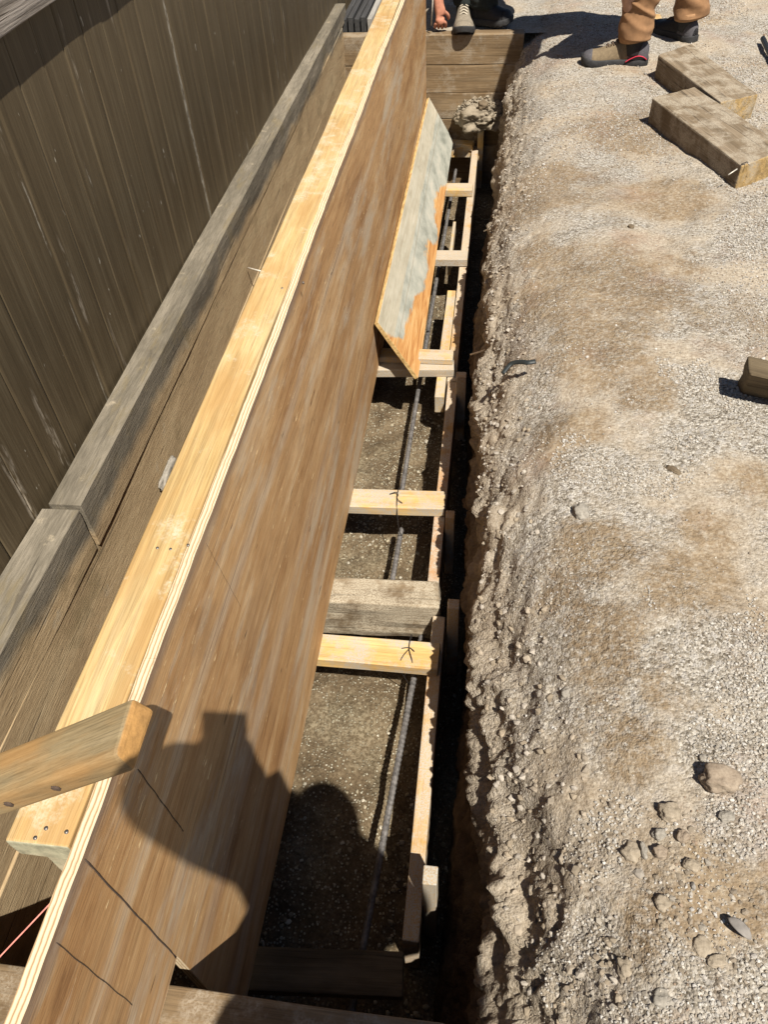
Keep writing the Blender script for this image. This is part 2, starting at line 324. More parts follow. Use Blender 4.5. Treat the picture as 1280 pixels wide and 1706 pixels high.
def mat_panel():
    t = NT('slurry_stained_plywood'); X = t.xyz(); N = t.xyz(t.tc.outputs['Normal'])
    g = t.noise(t.map((1.5, 22, 22)), 2., 5, .62, 1.5)
    slur = t.ramp(t.noise(t.map((3, 6, 6)), 1.6, 6, .68), (.34, (.20, .205, .17)), (.48, (.315, .315, .265)), (.58, (.385, .375, .315)), (.70, (.47, .43, .35)))
    tan = t.ramp(g, (.34, (.34, .27, .17)), (.5, (.43, .36, .25)), (.66, (.5, .44, .33)))
    bare = t.ramp(g, (.34, (.33, .14, .042)), (.5, (.47, .235, .078)), (.66, (.56, .35, .15)))
    top = t.ramp(t.math('ADD', X[1], t.math('MULTIPLY', t.math('SUBTRACT', g, .5), .02)), (.0, 0.), (.012, 1.))
    # local y runs up the slope (positive = against the tall sheet), x along the trench
    w = t.noise(t.map((1.6, 5, 5), (2, 1, 0)), 1.3, 4, .6)
    thr = t.n('ShaderNodeFloatCurve'); cv = thr.mapping.curves[0]; pts = [(0., .78), (.04, .46), (.10, .40), (.18, .40), (.22, .26), (.30, .20), (.36, .30), (.42, .30), (.46, .08), (.50, .06), (.53, .22), (.60, .26), (.68, .2), (.76, .0), (1., .0)]
    while len(cv.points) < len(pts): cv.points.new(.5, .5)
    for q, (px, py) in zip(cv.points, pts): q.location = (px, py); q.handle_type = 'VECTOR'
    thr.mapping.update(); t.l(t.math('ADD', t.math('DIVIDE', X[0], 2.345), .5), thr.inputs['Value'])
    ry = t.math('ADD', t.math('DIVIDE', X[1], .30), .5)
    b = t.math('ADD', t.math('SUBTRACT', thr.outputs[0], ry), t.math('ADD', t.math('MULTIPLY', t.math('SUBTRACT', w, .5), .55), t.math('MULTIPLY', t.math('SUBTRACT', t.noise(t.map((12, 25, 25)), 1., 4, .7), .5), .35)))
    bm = t.ramp(t.math('ADD', b, .5), (.47, 0.), (.54, 1.))
    tp = t.ramp(t.math('ADD', t.math('MULTIPLY', X[1], 9.), t.math('ADD', t.math('MULTIPLY', t.math('SUBTRACT', w, .5), .35), .12)), (.49, 0.), (.52, 1.))
    col = t.mix(tp, slur, t.mix(.45, tan, slur)); col = t.mix(bm, col, bare)
    ln = t.ramp(t.math('ABSOLUTE', t.math('SUBTRACT', X[1], t.math('MULTIPLY', w, .03))), (.001, .55), (.004, 0.)); col = t.mix(ln, col, (.2, .16, .1))
    en = t.noise(t.map((14, 60, 60)), 1.5, 4, .6); col = t.mix(t.ramp(t.math('ABSOLUTE', N[2]), (.5, 1.), (.7, 0.)), col, t.ramp(en, (.35, (.33, .2, .07)), (.6, (.58, .4, .17))))
    return t.done(col, .85, g, .3, .004)
m_panel = mat_panel()

WG = [(1245, 1370, .10), (1230, 1310, .07), (1040, 1340, .075), (1010, 1375, .05), (1200, 1680, .10), (1130, 1600, .06), (1270, 1640, .07), (1240, 1120, .16), (1180, 1230, .10), (1270, 1230, .12), (1010, 760, .12), (1180, 640, .13), (1250, 400, .2), (1150, 730, .1), (1110, 1680, .06), (960, 1560, .05)]
def mat_ground():
    t = NT('crushed_gravel_and_dirt'); geo = t.n('ShaderNodeNewGeometry'); P = geo.outputs['Position']; X = t.xyz(P)
    def mp(s, loc=(0, 0, 0)): return t.map((s, s, s), loc, vec=P)
    cells = t.n('ShaderNodeTexVoronoi'); t.l(mp(1), cells.inputs['Vector']); cells.inputs['Scale'].default_value = 210.
    c2 = t.n('ShaderNodeTexVoronoi'); t.l(mp(1, (3, 3, 3)), c2.inputs['Vector']); c2.inputs['Scale'].default_value = 95.
    val = t.xyz(cells.outputs['Color']); val2 = t.xyz(c2.outputs['Color'])
    grav = t.ramp(val[0], (0., (.13, .108, .08)), (.3, (.265, .23, .182)), (.7, (.37, .332, .277)), (1., (.54, .50, .435)))
    grav = t.mix(t.math('MULTIPLY', t.ramp(val2[0], (.78, 0.), (.82, .6)), 1.), grav, (.42, .39, .35))
    n1 = t.noise(mp(9), 1., 5, .65); fine = t.noise(mp(120), 1., 4, .7)
    dirt = t.ramp(t.math('ADD', t.math('MULTIPLY', n1, .5), t.math('MULTIPLY', fine, .5)), (.36, (.11, .074, .04)), (.48, (.195, .138, .082)), (.56, (.25, .185, .115)), (.68, (.35, .285, .195)))
    dust = t.ramp(fine, (.32, (.18, .142, .10)), (.47, (.30, .248, .185)), (.56, (.355, .30, .23)), (.70, (.44, .388, .31)))
    big = t.noise(mp(2.1, (1.7, .4, 0)), 1., 6, .62, .5); bm = t.ramp(big, (.54, 0.), (.66, .8))
    big2 = t.noise(mp(2.8, (7, 3, 1)), 1., 6, .62, .4); dm = t.ramp(big2, (.44, 0.), (.58, 1.))
    col = t.mix(dm, grav, dust)
    col = t.mix(t.math('MULTIPLY', bm, t.ramp(t.noise(mp(45, (4, 4, 1)), 1., 4, .7), (.34, .25), (.6, 1.))), col, dirt)
    wb = None
    for (u, v, rr) in WG:
        q = at_z(u, v, 0); dn = t.n('ShaderNodeVectorMath'); dn.operation = 'DISTANCE'; t.l(P, dn.inputs[0]); dn.inputs[1].default_value = tuple(float(k) for k in q)
        m_ = t.math('SUBTRACT', 1., t.math('DIVIDE', dn.outputs['Value'], rr)); wb = m_ if wb is None else t.math('MAXIMUM', wb, m_)
    wb = t.math('ADD', wb, t.math('MULTIPLY', t.math('SUBTRACT', t.noise(mp(9, (1, 2, 8)), 1., 5, .68), .5), 2.)); wb = t.ramp(wb, (.15, 0.), (.55, .85))
    blob = None
    for (u, v, rr) in [(1010, 470, .34), (900, 300, .3), (985, 590, .2), (930, 700, .17), (1060, 215, .3), (1000, 905, .13), (905, 960, .13), (1120, 980, .12), (1010, 1060, .13), (945, 1180, .10), (1060, 1230, .09), (1000, 560, .2), (880, 400, .14), (1120, 330, .2), (1080, 640, .12), (1150, 950, .09), (960, 1010, .1), (1000, 1150, .09), (880, 1050, .06), (1110, 1150, .07), (1070, 1510, .10), (1235, 1530, .12), (1180, 1420, .05), (1225, 1370, .035), (900, 1420, .05), (1250, 800, .1), (1180, 880, .08)]:
        q = at_z(u, v, 0); dn = t.n('ShaderNodeVectorMath'); dn.operation = 'DISTANCE'; t.l(P, dn.inputs[0]); dn.inputs[1].default_value = tuple(float(k) for k in q)
        m_ = t.math('SUBTRACT', 1., t.math('DIVIDE', dn.outputs['Value'], rr)); blob = m_ if blob is None else t.math('MAXIMUM', blob, m_)
    bl = t.math('ADD', blob, t.math('MULTIPLY', t.math('SUBTRACT', t.noise(mp(7, (1, 2, 8)), 1., 6, .68), .5), 2.2)); bl = t.ramp(bl, (.02, 0.), (.42, .95))
    col = t.mix(t.math('MULTIPLY', bl, t.ramp(t.noise(mp(70, (4, 8, 1)), 1., 4, .7), (.36, .2), (.55, 1.))), col, t.mix(.12, dirt, (.30, .235, .16)))
    col = t.mix(wb, col, grav)
    red = t.noise(mp(3.1, (2, 9, 4)), 1., 5, .65); col = t.mix(t.math('MULTIPLY', t.ramp(red, (.56, 0.), (.68, 1.)), .35), col, (.24, .15, .105))
    # cut bank: clay-brown below the crust of gravel
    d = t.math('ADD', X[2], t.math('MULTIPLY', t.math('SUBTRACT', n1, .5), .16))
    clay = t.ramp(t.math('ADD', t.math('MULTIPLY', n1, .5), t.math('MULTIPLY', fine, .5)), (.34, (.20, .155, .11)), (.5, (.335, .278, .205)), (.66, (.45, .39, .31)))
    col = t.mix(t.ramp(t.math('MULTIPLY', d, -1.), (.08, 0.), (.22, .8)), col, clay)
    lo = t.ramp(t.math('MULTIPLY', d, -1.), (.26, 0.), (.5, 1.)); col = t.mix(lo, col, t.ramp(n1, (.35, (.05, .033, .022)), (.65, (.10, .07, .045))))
    h = t.math('ADD', t.math('MULTIPLY', t.math('SUBTRACT', 1., cells.outputs['Distance']), .35), t.math('ADD', t.math('MULTIPLY', t.math('SUBTRACT', 1., c2.outputs['Distance']), .5), t.math('ADD', t.math('MULTIPLY', t.noise(mp(30), 1., 6, .72), .45), t.math('MULTIPLY', t.noise(mp(300), 1., 3, .7), .5))))
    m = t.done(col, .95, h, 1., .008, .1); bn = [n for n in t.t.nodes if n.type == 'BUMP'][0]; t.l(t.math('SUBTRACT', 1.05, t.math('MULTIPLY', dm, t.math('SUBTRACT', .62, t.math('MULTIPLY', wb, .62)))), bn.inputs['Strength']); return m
m_ground = mat_ground()
def mat_floor():
    t = NT('damp_trench_soil'); P = t.n('ShaderNodeNewGeometry').outputs['Position']
    def mp(s, loc=(0, 0, 0)): return t.map((s, s, s), loc, vec=P)
    n = t.noise(mp(9), 1., 6, .65); f = t.noise(mp(110), 1., 4, .7)
    col = t.ramp(t.math('ADD', t.math('MULTIPLY', n, .5), t.math('MULTIPLY', f, .5)), (.36, (.045, .032, .018)), (.5, (.10, .072, .042)), (.64, (.19, .146, .092)))
    v = t.n('ShaderNodeTexVoronoi'); t.l(mp(1), v.inputs['Vector']); v.inputs['Scale'].default_value = 120.; c = t.xyz(v.outputs['Color'])
    m = t.math('MULTIPLY', t.ramp(c[0], (.52, 0.), (.56, 1.)), t.ramp(v.outputs['Distance'], (.3, 1.), (.42, 0.)))
    m = t.math('MULTIPLY', m, t.ramp(t.noise(mp(6, (3, 1, 1)), 1., 5, .7), (.38, .1), (.55, 1.)))
    col = t.mix(m, col, t.ramp(c[1], (0., (.23, .2, .14)), (1., (.42, .39, .3))))
    d = t.noise(mp(5, (9, 1, 4)), 1., 5, .7); col = t.mix(t.ramp(d, (.50, 0.), (.66, .5)), col, t.mix(t.ramp(f, (.42, 0.), (.58, 1.)), (.11, .085, .05), (.27, .23, .155)))
    return t.done(col, .95, t.math('ADD', t.math('MULTIPLY', f, .6), t.math('ADD', m, n)), .7, .008, .15)
m_floor = mat_floor()
def mat_attr(name, rough=.9):
    t = NT(name); a = t.n('ShaderNodeVertexColor'); a.layer_name = 'tint'; P = t.n('ShaderNodeNewGeometry').outputs['Position']
    n = t.noise(t.map((160, 160, 160), vec=P), 1., 4, .7); col = t.mix(t.ramp(n, (.3, .0), (.75, .45)), a.outputs[0], (.17, .14, .105))
    return t.done(col, rough, n, .4, .002, .2)
m_peb = mat_attr('loose_pebbles')
def mat_stone(name, a, b):
    t = NT(name); n = t.noise(t.map((22, 22, 22)), 1., 5, .65); f = t.noise(t.map((160, 160, 160)), 1., 3, .7)
    return t.done(t.ramp(t.math('ADD', t.math('MULTIPLY', n, .6), t.math('MULTIPLY', f, .4)), (.36, a), (.64, b)), .9, t.math('ADD', n, t.math('MULTIPLY', f, .5)), .6, .005, .2)
st_tan = mat_stone('tan_stone', (.20, .162, .115), (.33, .275, .205)); st_grey = mat_stone('grey_stone', (.18, .16, .13), (.31, .28, .235)); st_red = mat_stone('brown_stone', (.185, .14, .10), (.31, .25, .185)); st_dark = mat_stone('dark_clod', (.09, .065, .04), (.17, .13, .085))
def flat(name, c, rough=.6, metal=0., var=.25, scale=60, bs=.15):
    t = NT(name); n = t.noise(t.map((scale,) * 3), 1., 4, .65); t.b.inputs['Metallic'].default_value = metal
    return t.done(t.ramp(n, (.3, tuple(x * (1 - var) for x in c)), (.7, tuple(min(1, x * (1 + var)) for x in c))), rough, n, bs, .003)
m_rebar = flat('rebar_steel', (.135, .125, .118), .6, .25, .6, 55)
m_wire = flat('black_tie_wire', (.05, .045, .045), .5, .6)
m_nail = flat('nail_steel', (.2, .18, .16), .45, .7); m_nailp = flat('pale_nail', (.55, .5, .42), .5, .2)
m_pencil = flat('pencil_mark', (.075, .05, .035), .9)
m_string = flat('red_string', (.55, .2, .16), .8)
m_skin = flat('sunburnt_skin', (.44, .19, .12), .5, 0, .25, 45); m_skin2 = flat('tanned_skin', (.42, .24, .16), .5, 0, .12, 45)
m_black = flat('black_boot_leather', (.018, .017, .017), .6, 0, .4); m_sole = flat('dark_rubber', (.03, .029, .029), .75, 0, .35); m_grey = flat('grey_boot_mesh', (.075, .07, .075), .75, 0, .3, 150)
m_suede = flat('tan_suede', (.165, .122, .072), .9, 0, .22, 90); m_toe = flat('scuffed_pale_toe', (.20, .168, .125), .9, 0, .3, 120); m_pink = flat('pink_rubber', (.5, .03, .06), .6, 0, .2)
m_lace = flat('brown_lace', (.09, .06, .04), .9); m_lacep = flat('pale_lace', (.42, .37, .29), .9)
m_tan = flat('tan_canvas', (.255, .138, .066), .95, 0, .22, 20, .5); m_hem = flat('tan_hem', (.32, .18, .09), .95, 0, .25, 60, .4); m_navy = flat('dark_work_trousers', (.018, .022, .02), .9, 0, .3); m_shirt = flat('grey_shirt', (.16, .17, .19), .9); m_shirt2 = flat('dark_shirt', (.05, .06, .08), .9)
m_hair = flat('dark_hair', (.03, .02, .014), .6, 0, .4, 120); m_phone = flat('dark_glass', (.015, .015, .018), .15)
m_leaf = flat('dry_grey_leaf', (.19, .17, .15), .8); m_plastic = flat('black_plastic', (.02, .024, .024), .5)

# ------------------------------------------------------------------ the setting: ground with the cut bank, trench floor
LIPY = np.array([-40, .1, .316, .5, .68, .955, 1.31, 1.79, 2.09, 2.67, 3.27, 4.15, 5.08, 40]); LIPX = np.array([.17, .135, .112, .1, .06, .033, .004, -.012, -.018, -.03, -.008, .018, .03, .03])
BASX = np.array([-.0, -.03, -.05, -.03, -.02, -.005, .003, -.02, -.03, -.04, -.02, .02, .05, .05])
def lip(y): return np.interp(y, LIPY, LIPX) + .024
def gz(x, y):
    d = x - lip(y); z = -.26 * np.exp(-np.maximum(d, 0) / .1)
    p = np.stack([x, y, 0 * x], -1)
    z = z + .014 * fbm(p * 2.3, 3, 3) + .0038 * fbm(p * 11, 3, 5) + .0010 * ridge(p * 34, 2, 8)
    return z
GRID = {}
def on_ground(y, d):
    """points on the finished ground surface, d metres right of the lip"""
    V, nf = GRID['V'], GRID['nf']; i = np.clip(np.interp(y, GRID['ys'], np.arange(len(GRID['ys']))), 0, V.shape[0] - 1.001); j = np.clip(nf + np.interp(d, GRID['ds'], np.arange(len(GRID['ds']))), 0, V.shape[1] - 1.001)
    a, b = i.astype(int), j.astype(int); u, v = (i - a)[:, None], (j - b)[:, None]
    return V[a, b] * (1 - u) * (1 - v) + V[a + 1, b] * u * (1 - v) + V[a, b + 1] * (1 - u) * v + V[a + 1, b + 1] * u * v
def build_ground():
    ys = [-.35]
    while ys[-1] < 5.45: ys.append(ys[-1] + .0055 + .0013 * max(ys[-1], 0))
    ys = np.array(ys); far = 5.45 + np.geomspace(.03, 36, 26); near = -.35 - np.geomspace(.03, 30, 20)[::-1]
    ys = np.concatenate([near, ys, far])
    zf = np.linspace(0, 1, 70)
    ds = [0.004]
    while ds[-1] < 1.62: ds.append(ds[-1] + .0052 + .0028 * ds[-1])
    ds = np.concatenate([ds, 1.62 + np.geomspace(.04, 38, 26)])
    L = lip(ys); B = np.interp(ys, LIPY, BASX)
    nf = len(zf); nd = len(ds); X = np.zeros((len(ys), nf + nd)); Z = X.copy(); Yy = np.repeat(ys[:, None], nf + nd, 1)
    X[:, :nf] = B[:, None] + (L - B)[:, None] * zf ** 1.3; Z[:, :nf] = -.95 + (.69) * zf
    X[:, nf:] = L[:, None] + ds; Z[:, nf:] = -.26 * np.exp(-ds / .1)
    p = np.stack([X, Yy, Z], -1); dd = np.concatenate([np.zeros(nf), ds]); zz = np.concatenate([zf, np.ones(nd)])
    # broken crust along the lip: lumps, ledges and clods, calming down over the flat
    k = np.exp(-(dd / .11) ** 1.3) * (.4 + .6 * zz)
    pw = p + .012 * np.stack([vnoise(p * 30, 81), vnoise(p * 30, 82), vnoise(p * 30, 83)], -1)
    _, e1, v1 = cells(pw * np.array([17, 13, 20]), 90); _, e2, v2 = cells(pw * np.array([44, 38, 48]), 94)
    lump = .036 * fbm(p * np.array([4, 4, 6]), 3, 21) + .009 * v1 - .011 * np.clip(1 - e1 / .16, 0, 1) + .012 * ridge(p * np.array([11, 7, 15]) + .3, 2, 99) * (vnoise(p * 3, 98) > -.1) + .005 * v2 - .006 * np.clip(1 - e2 / .2, 0, 1) + .004 * ridge(p * 70, 2, 29) + .008
    push = k[None, :] * lump
    fw = np.concatenate([np.ones(nf), np.exp(-ds / .05)])
    X -= push * fw * 1.0; Z += push * (1 - .75 * fw) * .9
    Yy = Yy + k[None, :] * .012 * fbm(p * 9, 2, 41)
    flatm = np.concatenate([zf * 0, 1 - np.exp(-ds / .04)])
    q = np.stack([X, Yy, 0 * X], -1)
    Z += flatm * (.014 * fbm(q * 2.3, 3, 3) + .0038 * fbm(q * 11, 3, 5) + .0010 * ridge(q * 34, 2, 8))
    V = np.stack([X, Yy, Z], -1); n, m = X.shape; idx = np.arange(n * m).reshape(n, m)
    Fq = np.stack([idx[:-1, :-1], idx[:-1, 1:], idx[1:, 1:], idx[1:, :-1]], -1).reshape(-1, 4)
    GRID.update(V=V, ys=ys, ds=ds, nf=nf)
    vs, fs = [V.reshape(-1, 3)], [Fq]; base = n * m
    def patch(xs, ys, zfun):
        nonlocal base
        A, Bm = np.meshgrid(xs, ys, indexing='ij'); Zp = zfun(A, Bm); a, b = A.shape; ii = np.arange(a * b).reshape(a, b) + base
        vs.append(np.stack([A, Bm, Zp], -1).reshape(-1, 3)); fs.append(np.stack([ii[:-1, :-1], ii[1:, :-1], ii[1:, 1:], ii[:-1, 1:]], -1).reshape(-1, 4)); base += a * b
    nz = lambda A, Bm: .012 * fbm(np.stack([A, Bm, 0 * A], -1) * 3, 3, 3) + .004 * fbm(np.stack([A, Bm, 0 * A], -1) * 14, 3, 5)
    # behind the far timbers
    patch(np.concatenate([-1.2 - np.geomspace(.05, 38, 18)[::-1], np.arange(-1.2, .36, .014)]), np.concatenate([np.arange(4.905, 6.0, .014), 6 + np.geomspace(.03, 34, 20)]), lambda A, Bm: -.036 + nz(A, Bm) * np.clip((Bm - 4.9) / .1, 0, 1) - .0 * A)
    # behind the near timbers, under the photographer
    patch(np.concatenate([-1.1 - np.geomspace(.05, 38, 18)[::-1], np.arange(-1.1, .3, .03)]), np.concatenate([-1.5 - np.geomspace(.05, 38, 18)[::-1], np.arange(-1.5, .1, .03)]), lambda A, Bm: -.062 + nz(A, Bm) * .8)
    # beyond the fence
    patch(np.concatenate([-1.05 - np.geomspace(.01, 39, 18)[::-1]]), np.linspace(-.2, 5.2, 20), lambda A, Bm: -.03 + .3 * nz(A, Bm))
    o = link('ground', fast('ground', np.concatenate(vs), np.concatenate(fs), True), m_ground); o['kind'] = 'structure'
build_ground()
def build_floor():
    xs = np.arange(-.9, .16, .009); ys = np.arange(-.1, 4.95, .0125); A, B = np.meshgrid(xs, ys, indexing='ij'); p = np.stack([A, B, 0 * A], -1)
    Z = -.858 + .016 * fbm(p * 5, 3, 51) + .006 * fbm(p * 22, 3, 53) + .003 * ridge(p * 60, 2, 57)
    a, b = A.shape; ii = np.arange(a * b).reshape(a, b)
    f = np.stack([ii[:-1, :-1], ii[1:, :-1], ii[1:, 1:], ii[:-1, 1:]], -1).reshape(-1, 4)
    o = link('trench_floor', fast('trench_floor', np.stack([A, B, Z], -1).reshape(-1, 3), f, True), m_floor); o['kind'] = 'structure'
build_floor()
def floor_z(x, y): return -.858 + .016 * fbm(np.stack([x, y, 0 * x], -1) * 5, 3, 51)
# ------------------------------------------------------------------ loose gravel
ICO = None
def ico():
    t = (1 + 5 ** .5) / 2
    v = np.array([(-1, t, 0), (1, t, 0), (-1, -t, 0), (1, -t, 0), (0, -1, t), (0, 1, t), (0, -1, -t), (0, 1, -t), (t, 0, -1), (t, 0, 1), (-t, 0, -1), (-t, 0, 1)], float); v /= np.linalg.norm(v[0])
    f = np.array([(0, 11, 5), (0, 5, 1), (0, 1, 7), (0, 7, 10), (0, 10, 11), (1, 5, 9), (5, 11, 4), (11, 10, 2), (10, 7, 6), (7, 1, 8), (3, 9, 4), (3, 4, 2), (3, 2, 6), (3, 6, 8), (3, 8, 9), (4, 9, 5), (2, 4, 11), (6, 2, 10), (8, 6, 7), (9, 8, 1)])
    return v, f
def pebbles(name, pts, size, tint, mat, label):
    v, f = ico(); n = len(pts); s = size[:, None] * rng.uniform(.65, 1.25, (n, 3)) * np.array([1, 1, .75])
    W = v[None] * (1 + rng.uniform(-.22, .22, (n, 12, 1))) * s[:, None, :]
    a = rng.uniform(0, 2 * np.pi, n); tl = rng.uniform(-.5, .5, n); ca, sa, ct, st = np.cos(a)[:, None], np.sin(a)[:, None], np.cos(tl)[:, None], np.sin(tl)[:, None]
    x, y, z = W[..., 0], W[..., 1], W[..., 2]; y, z = y * ct - z * st, y * st + z * ct
    W = np.stack([x * ca - y * sa, x * sa + y * ca, z], -1) + pts[:, None, :]
    Fa = (f[None] + (np.arange(n) * 12)[:, None, None]).reshape(-1, 3)
    me = fast(name, W.reshape(-1, 3), Fa, False)
    at = me.color_attributes.new('tint', 'FLOAT_COLOR', 'POINT'); c = np.ones((n, 12, 4), np.float32); c[..., :3] = tint[:, None, :]; at.data.foreach_set('color', c.ravel())
    o = link(name, me, mat); tag(o, label, 'gravel', kind='stuff'); return o
def tints(n, base, spread=.25):
    base = np.array(base); i = rng.integers(0, len(base), n); return np.clip(base[i] * rng.uniform(1 - spread, 1 + spread, (n, 1)), .03, .6)
GT = [(.40, .375, .34), (.33, .30, .26), (.27, .24, .2), (.46, .435, .40), (.22, .175, .13), (.36, .33, .295), (.25, .18, .125), (.42, .38, .31)]
def white_gravel(P):
    m = np.full(len(P), -9.)
    for (u, v, r) in WG:
        q = at_z(u, v, 0); m = np.maximum(m, 1 - np.hypot(P[:, 0] - q[0], P[:, 1] - q[1]) / r)
    return m + .9 * fbm(P * 9, 3, 77)
def gravel():
    n = 260000; y = .12 + 5.3 * rng.uniform(0, 1, n) ** 1.3; d = rng.uniform(.02, 1.6, n); p = np.stack([d + lip(y), y, 0 * d], -1)
    dens = .30 + .85 * fbm(p * 1.7 + 4.2, 4, 71) + .45 * vnoise(p * 8, 79) + .35 * np.clip((1.0 - y), 0, 1) * np.clip((d - .1) / .2, 0, 1) + .25 * np.clip(d - .45, 0, .5)
    dens = np.clip(1.5 * (dens - .18), .03, 1) * np.clip((d - .02) / .2, .06, 1) * np.clip(1.15 - .14 * y, .4, 1)
    wm = white_gravel(p); wg = wm > .3; dens = np.where(wg, .8, dens * .62)
    k = rng.uniform(0, 1, n) < dens * .8; y, d, wg = y[k], d[k], wg[k]; n = len(y)
    size = .0012 + .0020 * rng.uniform(0, 1, n) ** 2.4 + .00030 * y; big = rng.uniform(0, 1, n) < .010; size[big] *= 1.9; size[wg] = .0016 + .0017 * rng.uniform(0, 1, wg.sum()) ** 1.5 + .00035 * y[wg]
    P = on_ground(y, d); P[:, 2] += size * .3; tn = tints(n, GT); tn[wg] = tints(wg.sum(), [(.40, .375, .335), (.46, .435, .395), (.33, .30, .26), (.42, .385, .33), (.26, .23, .19), (.3, .25, .19)], .2); pebbles('gravel', P, size, tn, m_peb, 'pale crushed gravel scattered over the dirt right of the trench')
    n = 11000; y = rng.uniform(.25, 4.6, n); x = rng.uniform(-.62, .03, n)
    p = np.stack([x, y, 0 * x], -1); k = rng.uniform(0, 1, n) < np.clip(.5 + .9 * fbm(p * 4, 3, 75), .12, 1); x, y = x[k], y[k]; n = len(x)
    size = .0022 + .0062 * rng.uniform(0, 1, n) ** 3.5
    pebbles('gravel', np.stack([x, y, floor_z(x, y) + size * .3], -1), size, tints(n, [(.33, .285, .2), (.26, .22, .145), (.42, .38, .3), (.16, .13, .08), (.2, .16, .1)]), m_peb, 'pale pebbles littering the damp soil on the trench floor')
    # crumbs fallen along the lip of the bank
    n = 9000; y = rng.uniform(.15, 4.8, n); d = rng.normal(.02, .06, n); d = np.where(d < 0, -d * .3, d) + .002; size = .0014 + .008 * rng.uniform(0, 1, n) ** 9; P = on_ground(y, d)
    pebbles('soil_crumbs', P, size, tints(n, [(.3, .25, .19), (.26, .21, .15), (.35, .31, .26)]), m_peb, 'dry soil crumbs along the broken lip of the trench bank')
gravel()

def stone(name, c, dims, mat, label, rot=0., seed=0, chunk=.18, cat='stone', group=None, parent=None):
    v, f = ico()
    for _ in range(4 if chunk > .28 else 3):
        ed = {}; nv = list(map(tuple, v)); nf = []
        def midp(a, b):
            k = (min(a, b), max(a, b))
            if k not in ed:
                m = (np.array(nv[a]) + np.array(nv[b])) / 2; ed[k] = len(nv); nv.append(tuple(m / np.linalg.norm(m)))
            return ed[k]
        for a, b, c_ in f:
            x, y, z = midp(a, b), midp(b, c_), midp(c_, a); nf += [(a, x, z), (x, b, y), (z, y, c_), (x, y, z)]
        v, f = np.array(nv), np.array(nf)
    q = v / np.maximum(np.abs(v).max(1, keepdims=True), 1e-6) * .35 + v * .65
    q = q * (1 + chunk * fbm(v * 1.6 + seed * 5.1, 3, seed) + .05 * ridge(v * 5 + seed, 2, seed) + (chunk > .28) * (.06 * cells(v * 3 + seed, seed)[2] + .03 * cells(v * 9 + seed, seed)[2] + .02 * ridge(v * 20, 2, 5)))[:, None] * np.array(dims) / 2
    ca, sa = math.cos(rot), math.sin(rot); q = np.stack([q[:, 0] * ca - q[:, 1] * sa, q[:, 0] * sa + q[:, 1] * ca, q[:, 2]], 1)
    o = link(name, fast(name, q, f, True), mat, parent, Matrix.Translation(Vector(c)))
    if parent is None: tag(o, label, cat, group)
    return o
SG = 'loose stones on the gravel'
def gstone(u, v, w, h, hz, mat, label, rot=0., seed=1, sink=.33, chunk=.22, name='stone'):
    p = at_z(u, v, 0.); z = float(gz(np.array([p[0]]), np.array([p[1]]))[0]); p = at_z(u, v, z + hz * .3)
    return stone(name, (p[0], p[1], z + hz * (.5 - sink)), (w * .88, h * .88, hz), mat, label, rot, seed, chunk, group=SG)
gstone(1203, 1297, .068, .05, .042, st_red, 'large rounded brownish stone on white gravel at the right, biggest loose stone', -.2, 3)
gstone(1117, 1352, .036, .033, .022, st_tan, 'square tan stone left of and below the large rounded stone', .1, 4)
gstone(1100, 1390, .022, .02, .018, st_grey, 'small grey stone directly below the square tan stone', .5, 5)
gstone(1138, 1392, .022, .02, .02, st_red, 'small reddish stone right of and below the square tan stone', .9, 6)
gstone(1054, 1420, .033, .034, .026, st_tan, 'angular tan stone with a thin sliver stone beside it', 1.0, 7)
gstone(1073, 1418, .012, .03, .02, st_grey, 'thin upright sliver stone touching the angular tan stone', .1, 8)
gstone(1102, 1420, .027, .022, .02, st_red, 'rounded reddish brown stone right of the sliver stone', .3, 9)
gstone(1153, 1440, .026, .02, .018, st_tan, 'small pale yellowish stone right of the cluster of stones', -.4, 10)
gstone(1069, 1457, .014, .018, .014, st_tan, 'tiny orange tan pebble under the cluster of stones', .4, 11)
gstone(1105, 1504, .026, .026, .02, st_tan, 'tan stone with a dark shadow among rough gravel clods', .7, 12)
gstone(1048, 1612, .033, .036, .02, st_tan, 'flat tan clod near the bottom beside a small stick', .2, 13)
gstone(1106, 1662, .034, .03, .016, st_grey, 'flat grey stone half buried at the bottom edge of the gravel', .2, 14)
gstone(1055, 1281, .024, .02, .012, st_tan, 'flat tan stone half buried left of the large rounded stone', .2, 15, .35)
gstone(1172, 1262, .014, .012, .012, st_grey, 'tiny grey stone just above the large rounded stone', .2, 16)
gstone(1212, 1360, .026, .02, .012, st_grey, 'small greenish grey stone below the large rounded stone', .2, 17)
gstone(968, 852, .036, .046, .03, st_grey, 'grey stone with a black shadow standing alone midway along the trench', .2, 18)
gstone(914, 1152, .022, .016, .02, st_dark, 'left one of a pair of dark clods on brown dirt', .2, 19)
gstone(948, 1155, .036, .026, .024, st_grey, 'grey clod right of a dark clod on brown dirt', .2, 20)
gstone(1123, 782, .042, .016, .012, st_dark, 'flat dark elongated stone lying alone on pale gravel', -.7, 21)
gstone(1052, 377, .022, .018, .016, st_dark, 'small dark stone alone on the dirt left of the long timber offcut', .2, 22)
gstone(1110, 40, .13, .075, .06, st_grey, 'rough grey rock on the ground between the standing worker\'s boots', .2, 23)
gstone(1105, 1540, .016, .015, .014, st_tan, 'small tan stone on rough gravel clods low in the scene', .2, 24)
gstone(957, 1532, .014, .014, .012, st_red, 'tiny reddish stone near the bank low in the scene', .2, 25)
gstone(1195, 1600, .03, .02, .01, st_tan, 'thin flat tan stone at the lower right on brown dirt', .3, 26)
gstone(1172, 1575, .03, .03, .01, st_tan, 'flat buried tan stone left of the grey leaf', .3, 27)
